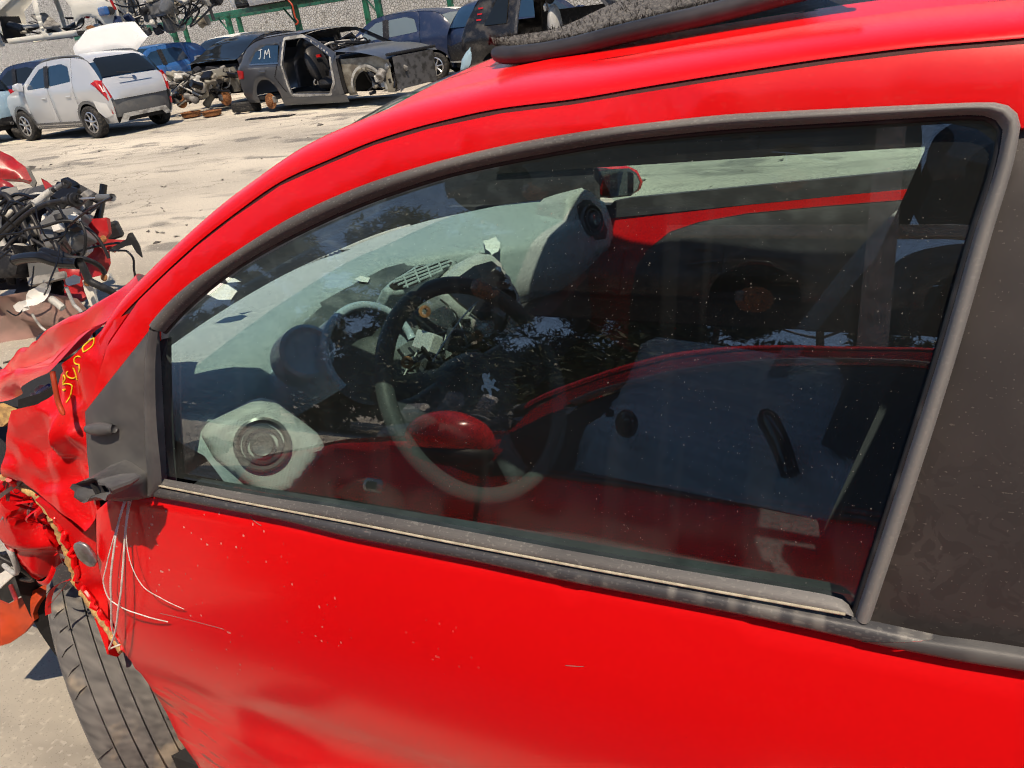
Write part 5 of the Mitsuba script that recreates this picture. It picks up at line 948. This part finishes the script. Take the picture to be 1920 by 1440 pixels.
# stripped cars and posts behind it
paint('dull_silver_paint', (.30, .31, .32), .15, metallic=.3)
b1 = full_car('scrapped_saloon', 'dull silver saloon with a missing nose standing behind the viewer, mirrored in the window', (-1.3, -6.6, 0), math.radians(175), 'dull_silver_paint', sil='sedan', wb=2.8, wheels=False)
b1.disc(2.8, -1); b1.disc(0, -1); b1.disc(2.8, 1)
clutter(b1.k, np.array([-3.6, -5.9, .9]), rotz(0), [1.6, 1.2, .9], 30, 71, ('interior_black', 'engine_grey', 'dash_grey', 'black_plastic', 'light_alloy'), 12)
b2 = full_car('scrapped_dark_hatchback', 'dark hatchback wreck to the rear of the viewer, under a steel post', (2.9, -6.4, 0), math.radians(182), 'graphite_paint', wheels=False)
R2 = thing('rear_rack', 'pale steel posts and beams of the rack behind the viewer, mirrored in the window', 'rack')
prin('pale_steel', speck((.38, .35, .30), (.22, .19, .15), 8, .4, .75), .6)
for x_ in (.02, 5.5): obj('post', box([x_, -4.1, 2.8], [.19, .12, 5.6], None, .008), 'pale_steel', R2)
obj('beam', box([1.2, -4.2, 3.3], [5.4, .08, .12], None, .006), 'pale_steel', R2)
for z_ in (1.35, 1.75): 
    for k in range(2): obj('bolt', lathe([(.012, 0), (.012, .01), (0, .012)], [.02 + (k - .5) * .03, -4.04, z_ + k * .05], [0, 1, 0], 10), 'dark_gap', R2)
# gum trees
rg = np.random.default_rng(42)
for nm, lab, o, ang, bz, si in [('added_rack_saloon', 'added dark saloon blocking sky on the middle tier of the rear rack, left of the pale post', (-.9, -5.6, 0), 178, 2.5, 'sedan'), ('added_rack_hatchback', 'added dark hatchback blocking sky on the middle tier of the rear rack, right of the pale post', (3.1, -5.6, 0), 181, 2.5, 'hatch'),
                               ('added_top_saloon', 'added dark saloon blocking sky on the top tier of the rear rack, left of the pale post', (-.7, -5.7, 0), 183, 4.0, 'sedan'), ('added_top_hatchback', 'added dark hatchback blocking sky on the top tier of the rear rack, right of the pale post', (3.3, -5.7, 0), 179, 4.0, 'hatch')]:
    cc = full_car(nm, lab, o, math.radians(ang), 'black_paint', sil=si, wb=2.8 if si == 'sedan' else 2.38, base=bz, wheels=False); cc.disc(0, -1); cc.disc(2.4, -1)  # dark cars added on the tiers to keep bright sky out of the window reflection
prin('gum_bark', speck((.30, .24, .18), (.16, .12, .09), 9, .4, .7), .9)
scene['gum_leaf'] = {'type': 'twosided', 'b': {'type': 'principled', 'base_color': proc(lambda p, n, uv: mix((.035, .055, .022), (.085, .105, .045), noise(p.x * 2.5, p.y * 2.5, p.z * 2.5))), 'roughness': .5}}
scene['gum_leaf_olive'] = {'type': 'twosided', 'b': {'type': 'principled', 'base_color': rgb((.10, .115, .05)), 'roughness': .5}}
LAB = {}
def tree(o, hgt, spread, seed, lab):
    rg = np.random.default_rng(seed); k = thing('gum_tree', lab, 'tree'); o = np.asarray(o, float); L = []; Br = []
    tr_ = spline(np.array([o, o + [rg.normal(0, .3), rg.normal(0, .3), hgt * .35], o + [rg.normal(0, .6), rg.normal(0, .6), hgt * .7], o + [rg.normal(0, .8), rg.normal(0, .8), hgt * .95]]), 20)
    Br.append(tube(tr_, np.linspace(.16, .03, 20) * hgt / 8, 8)); tips = []
    for b in range(int(11 + hgt)):
        t = rg.uniform(.22, .98); a = tr_[int(t * 19)]; an = rg.uniform(0, 6.28); d = np.array([math.cos(an), math.sin(an), rg.uniform(.2, .9)]); ln = spread * rg.uniform(.4, 1.) * (1.2 - .5 * t)
        c = spline(np.array([a, a + d * ln * .5 + rg.normal(0, .15, 3), a + d * ln + [0, 0, rg.uniform(-.1, .3)]]), 8); Br.append(tube(c, np.linspace(.045, .012, 8) * hgt / 8, 5)); tips += [c[5], c[-1], c[-1] + rg.normal(0, .4, 3)]
    tips.append(tr_[-1])
    for tp in tips:
        rad = rg.uniform(.35, .8) * spread * .42; n = int(260 * rad + 60)
        u = rg.normal(0, 1, (n, 3)); u /= np.linalg.norm(u, axis=1)[:, None]; L.append(tp + u * (rad * rg.random((n, 1)) ** .5) * [1, 1, .7])
    P = np.vstack(L); n = len(P); ax_ = rg.normal(0, 1, (n, 3)) + [0, 0, -.8]; ax_ /= np.linalg.norm(ax_, axis=1)[:, None]; sd = np.cross(ax_, rg.normal(0, 1, (n, 3))); sd /= np.linalg.norm(sd, axis=1)[:, None]
    l, w = rg.uniform(.10, .22, (n, 1)), rg.uniform(.025, .05, (n, 1)); V = np.stack([P - ax_ * l, P + sd * w, P + ax_ * l, P - sd * w], 1).reshape(-1, 3); i = np.arange(n) * 4
    F = np.vstack([np.stack([i, i + 1, i + 2], 1), np.stack([i, i + 2, i + 3], 1)]); half = rg.random(n) < .7; hm = np.r_[half, half]
    obj('trunk', cat_(Br), 'gum_bark', k, smooth=True); obj('crown', M(V, F[hm]), 'gum_leaf', k, kind='stuff'); obj('crown', M(V, F[~hm]), 'gum_leaf_olive', k, kind='stuff')
spots = [(-26, -20, 9.5, 3.2), (-21, -22, 7.0, 2.6), (-17, -18, 8.5, 2.8), (-13.2, -20, 6.0, 2.2), (-10.5, -17, 9.0, 3.0), (-7.2, -19, 7.0, 2.5), (-3.6, -17, 8.0, 2.6), (-1.2, -20, 9.5, 2.2), (1.6, -16, 7.5, 2.4), (5.0, -18, 8.5, 3.0), (-31, -17, 8, 3), (-15, -25, 10, 3.2), (-5.0, -25, 10.5, 3.0)]
LBL = ['tall gum tree behind the viewer, far forward along the yard edge', 'shorter gum tree next to the tall forward one behind the viewer', 'broad crowned gum tree, mirrored above the dashboard', 'low bushy gum tree, mirrored between two broad ones', 'large dense gum tree, mirrored high in the front of the window', 'medium gum tree with an open crown, mirrored beside blue sky', 'gum tree with a leaning trunk, mirrored near the window top', 'tall slim gum tree behind the pale post', 'gum tree mirrored right of the pale post', 'wide gum tree toward the rear of the car', 'farthest gum tree along the yard edge', 'tallest gum tree in the back row, behind the broad one', 'tall gum tree in the back row near the posts']
for i, (s_, lab) in enumerate(zip(spots, LBL)): tree([s_[0], s_[1], 0], s_[2] * 1.0, s_[3] * 1.0, 100 + i, lab)
# low scrub along the fence so that the skyline is closed
hp = []
for i in range(150):
    x_ = -45 + (i % 75) * .9; n = 500; c = np.array([x_, -14.5 + rg.normal(0, .8), rg.uniform(.7, 1.9) + 1.0 * (i >= 75)]); u = rg.normal(0, 1, (n, 3)); u /= np.linalg.norm(u, axis=1)[:, None]; hp.append(c + u * [1.0, .8, 1.3] * rg.random((n, 1)) ** .4)
P = np.vstack(hp); n = len(P); a = rg.normal(0, 1, (n, 3)); a /= np.linalg.norm(a, axis=1)[:, None]; b = np.cross(a, rg.normal(0, 1, (n, 3))); b /= np.linalg.norm(b, axis=1)[:, None]; i = np.arange(n) * 4
V = np.stack([P - a * .2, P + b * .08, P + a * .2, P - b * .08], 1).reshape(-1, 3); k = 'scrub'; scene[k] = mikit.ply(M(V, np.vstack([np.stack([i, i + 1, i + 2], 1), np.stack([i, i + 2, i + 3], 1)])), 'gum_leaf'); labels[k] = {'label': 'dark green scrub closing the yard behind the viewer', 'category': 'scrub', 'kind': 'stuff'}
# ================================================================ RED WRECK NOSE AT THE LEFT
RW = thing('red_wreck', 'red car wreck at the left edge, its nose stripped to black wiring and hoses', 'wreck')
prin('dirty_pink_liner', speck((.34, .20, .17), (.20, .14, .12), 7, .3, .7), .8); prin('faded_red', speck((.45, .015, .02), (.30, .03, .03), 12, .35, .75), .35, clearcoat=.6)
def rw(name, px, y, n_, m, h=.03, cr=.0, sd=1, label=None, **k):
    c_ = np.mean(px, 0); P = aty(c_[0], c_[1], y)
    return obj(name, plate(px, P, n_, h=h, disp=(lambda p: crumple(p, cr, 7, sd)) if cr else None, **k), m, RW, smooth=42, label=label)
def rt(name, px, r, m, nn=8, n=30): return obj(name, tube(spline(np.array([aty(u, v, y) for u, v, y in px]), n), r, nn), m, RW, smooth=True)
rw('inner_arch', [(-90, 540), (0, 556), (60, 545), (140, 560), (172, 596), (140, 628), (120, 640), (62, 664), (20, 655), (0, 664), (-90, 670)], 2.75, [.25, -1, .25], 'dirty_pink_liner', cr=.035, sd=4, thick=.02, label='dirty pinkish inner wheel arch')
rw('side_rail', [(120, 500), (165, 455), (200, 470), (202, 492), (178, 540), (150, 565), (124, 556)], 3.0, [.4, -1, .5], 'faded_red', cr=.02, sd=5, thick=.03)
rw('side_rail', [(150, 405), (176, 412), (201, 408), (204, 436), (196, 446), (205, 448), (238, 450), (210, 472), (190, 465), (165, 448), (140, 430)], 3.15, [.4, -1, .6], 'faded_red', cr=.012, sd=6, thick=.03)
rw('tip_bracket', [(205, 466), (236, 449), (240, 438), (246, 436), (253, 447), (261, 462), (266, 483), (256, 474), (247, 459), (234, 462), (211, 473)], 3.05, [.5, -1, .2], 'black_plastic', thick=.015, h=.02, label='dark pointed bracket sticking out at the tip of the nose')
rw('lamp_bracket', [(154, 526), (166, 522), (204, 513), (208, 524), (178, 534), (176, 548), (187, 592), (176, 592), (158, 545)], 2.9, [.3, -1, .3], 'cream_paint', thick=.02, h=.02)
for u, v in [(163, 530), (195, 520), (194, 448)]: obj('orange_spot', lathe([(.022, 0), (.018, .006), (0, .006)], aty(u, v, 2.88 if v > 500 else 3.1), [.3, -1, .3], 14), 'rusty_metal', RW)
rw('screen_panel', [(-60, 250), (0, 282), (22, 291), (50, 316), (62, 336), (62, 345), (40, 338), (0, 336), (-60, 330)], 3.9, [.7, -.6, .5], 'faded_red', cr=.02, sd=8, thick=.04, label='red screen frame corner')
rw('screen_rubber', [(48, 314), (56, 316), (68, 340), (64, 352), (56, 345), (60, 338)], 3.85, [.7, -.6, .5], 'black_plastic', thick=.03); rw('dark_opening', [(-60, 298), (0, 296), (18, 306), (16, 322), (0, 334), (-60, 340)], 3.86, [.7, -.6, .5], 'interior_black')
rw('torn_metal', [(-40, 336), (0, 338), (28, 350), (36, 362), (20, 374), (-40, 366)], 3.6, [.5, -.7, .6], 'faded_red', cr=.05, sd=9, thick=.02); rw('red_flange', [(72, 332), (84, 338), (112, 362), (124, 384), (108, 390), (80, 352)], 3.4, [.5, -.8, .4], 'faded_red', cr=.02, sd=10, thick=.03)
rw('scuttle', [(-40, 388), (0, 376), (36, 356), (84, 342), (108, 352), (76, 374), (40, 384), (-40, 412)], 3.3, [.3, -.6, .8], 'trim_black', cr=.015, sd=11, thick=.04)
rw('dark_bay', [(-80, 380), (60, 372), (130, 400), (150, 470), (130, 520), (60, 540), (-80, 548)], 3.3, [.3, -1, .5], 'soft_black', thick=.02)
FB = rw('fuse_box', [(70, 416), (100, 392), (134, 386), (146, 398), (138, 408), (152, 430), (156, 440), (138, 450), (132, 466), (118, 448), (84, 470), (72, 440)], 2.95, [.3, -1, .8], 'grey_bumper', bev=.02, bevd=.015, thick=.12, h=.015, label='grey and black fuse box lid')
for px in ([(98, 402), (112, 398), (116, 408), (102, 412)], [(120, 410), (138, 404), (144, 424), (128, 430)], [(94, 420), (104, 417), (110, 440), (100, 444)]):
    obj('lid_block', plate(px, aty(px[0][0], px[0][1], 2.93), [.3, -1, .8], h=.02, thick=.05, bev=.008, bevd=.006), 'black_plastic', FB, smooth=40)
rw('white_connector', [(126, 404), (142, 400), (146, 412), (130, 416)], 2.90, [.3, -1, .8], 'white_paper', thick=.03); rw('white_connector', [(94, 418), (108, 414), (114, 430), (100, 434)], 2.88, [.2, -1, .5], 'white_paper', thick=.04)
rw('torn_film', [(8, 574), (22, 566), (44, 562), (52, 545), (62, 536), (86, 530), (92, 536), (80, 556), (70, 572), (52, 578), (24, 586), (14, 584)], 2.6, [.3, -1, .4], 'white_paper', cr=.03, sd=13, label='torn white plastic film')
rw('white_tag', [(118, 522), (136, 514), (148, 518), (146, 530), (128, 536), (120, 532)], 2.72, [.3, -1, .6], 'white_paper', cr=.006, sd=3)
rw('flat_bracket', [(50, 520), (100, 512), (120, 508), (122, 520), (80, 530), (54, 536)], 2.8, [.2, -1, .9], 'engine_grey', thick=.02); rw('black_block', [(-40, 470), (14, 458), (30, 490), (26, 514), (10, 520), (-40, 520)], 2.75, [.3, -1, .4], 'black_plastic', thick=.2, bev=.02, bevd=.015)
rt('cable', [(-30, 470, 2.8), (0, 436, 2.8), (28, 408, 2.85), (52, 388, 2.9), (80, 370, 3.0), (104, 354, 3.05)], .014, 'black_plastic'); rt('cable', [(-30, 480, 2.8), (2, 444, 2.8), (40, 410, 2.85), (70, 390, 2.85), (100, 379, 2.85), (122, 376, 2.85)], .014, 'black_plastic')
rt('cable_sleeve', [(60, 384, 2.92), (80, 370, 3.0), (98, 357, 3.04)], .022, 'light_alloy'); rt('cable_end', [(104, 354, 3.05), (114, 348, 3.07), (124, 344, 3.08)], [.012, .014, .016] if False else .015, 'grey_bumper', n=6)
obj('cable_eye', lathe([(.010, -.012), (.024, -.012), (.026, 0), (.024, .012), (.010, .012)], aty(125, 345, 3.08), [.3, -1, .3], 18, close=True), 'black_plastic', RW, smooth=40)
rt('cable_end', [(120, 376, 2.85), (134, 375, 2.85), (150, 373, 2.85)], .022, 'black_plastic', n=8); rt('cable_rod', [(150, 373, 2.85), (186, 371, 2.85)], .006, 'alloy', n=5); rt('cable_end', [(184, 371, 2.85), (198, 371, 2.85), (212, 370, 2.85)], .020, 'grey_bumper', n=6)
for u in (136, 142): obj('collar', lathe([(.02, -.008), (.038, -.006), (.038, .006), (.02, .008)], aty(u, 374.5, 2.85), [1, .1, .1], 16), 'black_plastic', RW, smooth=40)
rt('conduit', [(28, 488, 2.6), (50, 483, 2.6), (76, 482, 2.6), (110, 492, 2.62), (150, 494, 2.64)], .030, 'interior_gloss_black', 10); rt('conduit', [(80, 472, 2.66), (104, 478, 2.66), (130, 490, 2.66), (152, 492, 2.66)], .026, 'interior_gloss_black', 10)
rt('conduit', [(150, 490, 2.64), (158, 506, 2.64), (166, 524, 2.64), (186, 536, 2.66), (206, 545, 2.7), (226, 560, 2.75)], .020, 'black_plastic', 10); rt('hose', [(102, 452, 2.7), (110, 470, 2.68), (128, 482, 2.66), (160, 486, 2.7), (188, 500, 2.78), (196, 512, 2.8)], .014, 'black_plastic')
rt('wire', [(5, 470, 2.65), (50, 430, 2.75), (80, 425, 2.75), (120, 414, 2.8), (160, 425, 2.85), (186, 450, 2.85), (204, 484, 2.85)], .009, 'black_plastic'); rt('wire', [(150, 415, 2.82), (160, 440, 2.8), (158, 470, 2.78), (152, 482, 2.76)], .008, 'black_plastic')
rt('wire', [(205, 470, 2.9), (235, 470, 2.9), (250, 485, 2.9), (252, 510, 2.88), (253, 528, 2.88)], .006, 'interior_gloss_black'); rt('wire', [(60, 588, 2.5), (76, 612, 2.5), (92, 626, 2.5), (100, 640, 2.5)], .007, 'light_alloy'); rt('wire', [(124, 538, 2.66), (138, 570, 2.66), (150, 582, 2.66), (166, 600, 2.66)], .010, 'dash_grey')
rt('sensor', [(95, 560, 2.6), (106, 568, 2.6), (118, 578, 2.6)], .020, 'light_alloy', n=8)
rg = np.random.default_rng(77)
clutter(RW, aty(48, 450, 3.05), frame([.3, -1, .6]), [1.0, .66, .24], 46, 77, ('black_plastic', 'interior_black', 'grey_bumper', 'interior_gloss_black', 'white_paper', 'engine_grey'), 22)
wv = []
for k in range(16):
    a = aty(rg.uniform(-10, 150), rg.uniform(400, 500), rg.uniform(2.62, 2.9)); b = a + rg.normal(0, .14, 3); wv.append(tube(spline(np.array([a, (a + b) / 2 + rg.normal(0, .05, 3), b]), 12), rg.uniform(.004, .008), 5))
obj('wiring', cat_(wv), 'interior_gloss_black', RW, kind='stuff', smooth=True)
# body behind so that the nose belongs to a car
obj('body', box([-7.3, 2.7, .75], [2.2, 1.3, .8], rotz(-.35), .2), 'faded_red', RW, smooth=40); obj('front_tyre', lathe(tyre_profile(.29, .18, .18), [-5.3, 2.4, .29], [0, -1, 0], 36), 'tyre_rubber', RW, smooth=35); obj('sill', box([-6.6, 2.1, .22], [2.4, .12, .2], rotz(-.35), .04), 'faded_red', RW)
def ground(p, n, uv):
    a = fbm(p.x * .35, p.y * .5, 1.0, 4); b = fbm(p.x * 2.2 + .8 * p.y, p.y * 7 - 2 * p.x, 2.0, 4); c = noise(p.x * 90, p.y * 90); g = noise(p.x * 300, p.y * 300)
    col = mix((.31, .285, .24), (.47, .43, .355), smoothstep(.25, .75, a))
    col = mix(col, (.22, .20, .175), smoothstep(.5, .78, b) * .6)
    col = mix(col, (.09, .085, .08), smoothstep(.62, .74, fbm(p.x * 1.3 + 9, p.y * 2.4, 5.0, 4)) * .65)
    wx = p.x * .55 + fbm(p.x * 2, p.y * 2, 3.0, 3); wy = p.y * .55 + fbm(p.x * 2, p.y * 2, 8.0, 3); f, s_, r = voronoi(wx, wy)
    col = mix(col, (.10, .09, .08), smoothstep(.022, .004, s_ - f) * smoothstep(.4, .6, noise(p.x * 1.1, p.y * 1.1)) * .8)
    col = mix(col, (.58, .54, .46), smoothstep(.72, .95, c) * .45)
    return mix(col, (.14, .13, .12), smoothstep(.80, .95, g) * .5)
prin('yard_ground', proc(ground), .95)
gx = np.linspace(-1, 1, 161); gx = np.sign(gx) * np.abs(gx) ** 2.2 * 400
GX, GY = np.meshgrid(gx, gx, indexing='ij'); q = np.stack([GX, GY, GX * 0], -1)
GZ = .010 * (meshkit.fbm(q * .9, 3, 1) - .5) * (np.hypot(GX, GY) < 60)
k = 'ground'; scene[k] = mikit.ply(gridmesh(np.stack([GX, GY, GZ], -1)), 'yard_ground', smooth=True)
labels[k] = {'label': 'dry dusty concrete yard', 'category': 'ground', 'kind': 'structure'}

rg = np.random.default_rng(90); ch = []
for _ in range(420):
    r = rg.uniform(4, 17); a = rg.uniform(math.radians(95), math.radians(160)); s_ = rg.uniform(.006, .02) * (1 + (rg.random() < .05) * 1.6); q = np.array([r * math.cos(a), r * math.sin(a), s_ * .4])
    if q[1] > 12.5 + .0 * q[0] and rg.random() < .3: continue
    v = rg.normal(0, 1, (6, 3)) * s_ * [1, 1, .5]; ch.append(M(v + q, trimesh.convex.convex_hull(v).faces if False else np.array(trimesh.Trimesh(v).convex_hull.faces)) if False else (lambda h: M(np.asarray(h.vertices) + q, h.faces))(trimesh.convex.convex_hull(v)))
prin('grit_stone', speck((.28, .26, .23), (.10, .09, .08), 3, .4, .6), .9)
scene['grit'] = mikit.ply(cat_(ch), 'grit_stone'); labels['grit'] = {'label': 'loose chips and small debris scattered over the yard', 'category': 'grit', 'kind': 'stuff'}

GROUPS = {'white_string': 'strings hanging from the broken mirror', 'gum_tree': 'gum trees behind the yard', 'loose_tyre': 'tyres lying on the yard', 'brake_drum': 'rusty drums lying on the yard', 'paper_scrap': 'paper scraps on the dashboard'}
for k_, d_ in labels.items():
    for g_, t_ in GROUPS.items():
        if k_.startswith(g_) and '__' not in k_: d_['group'] = t_
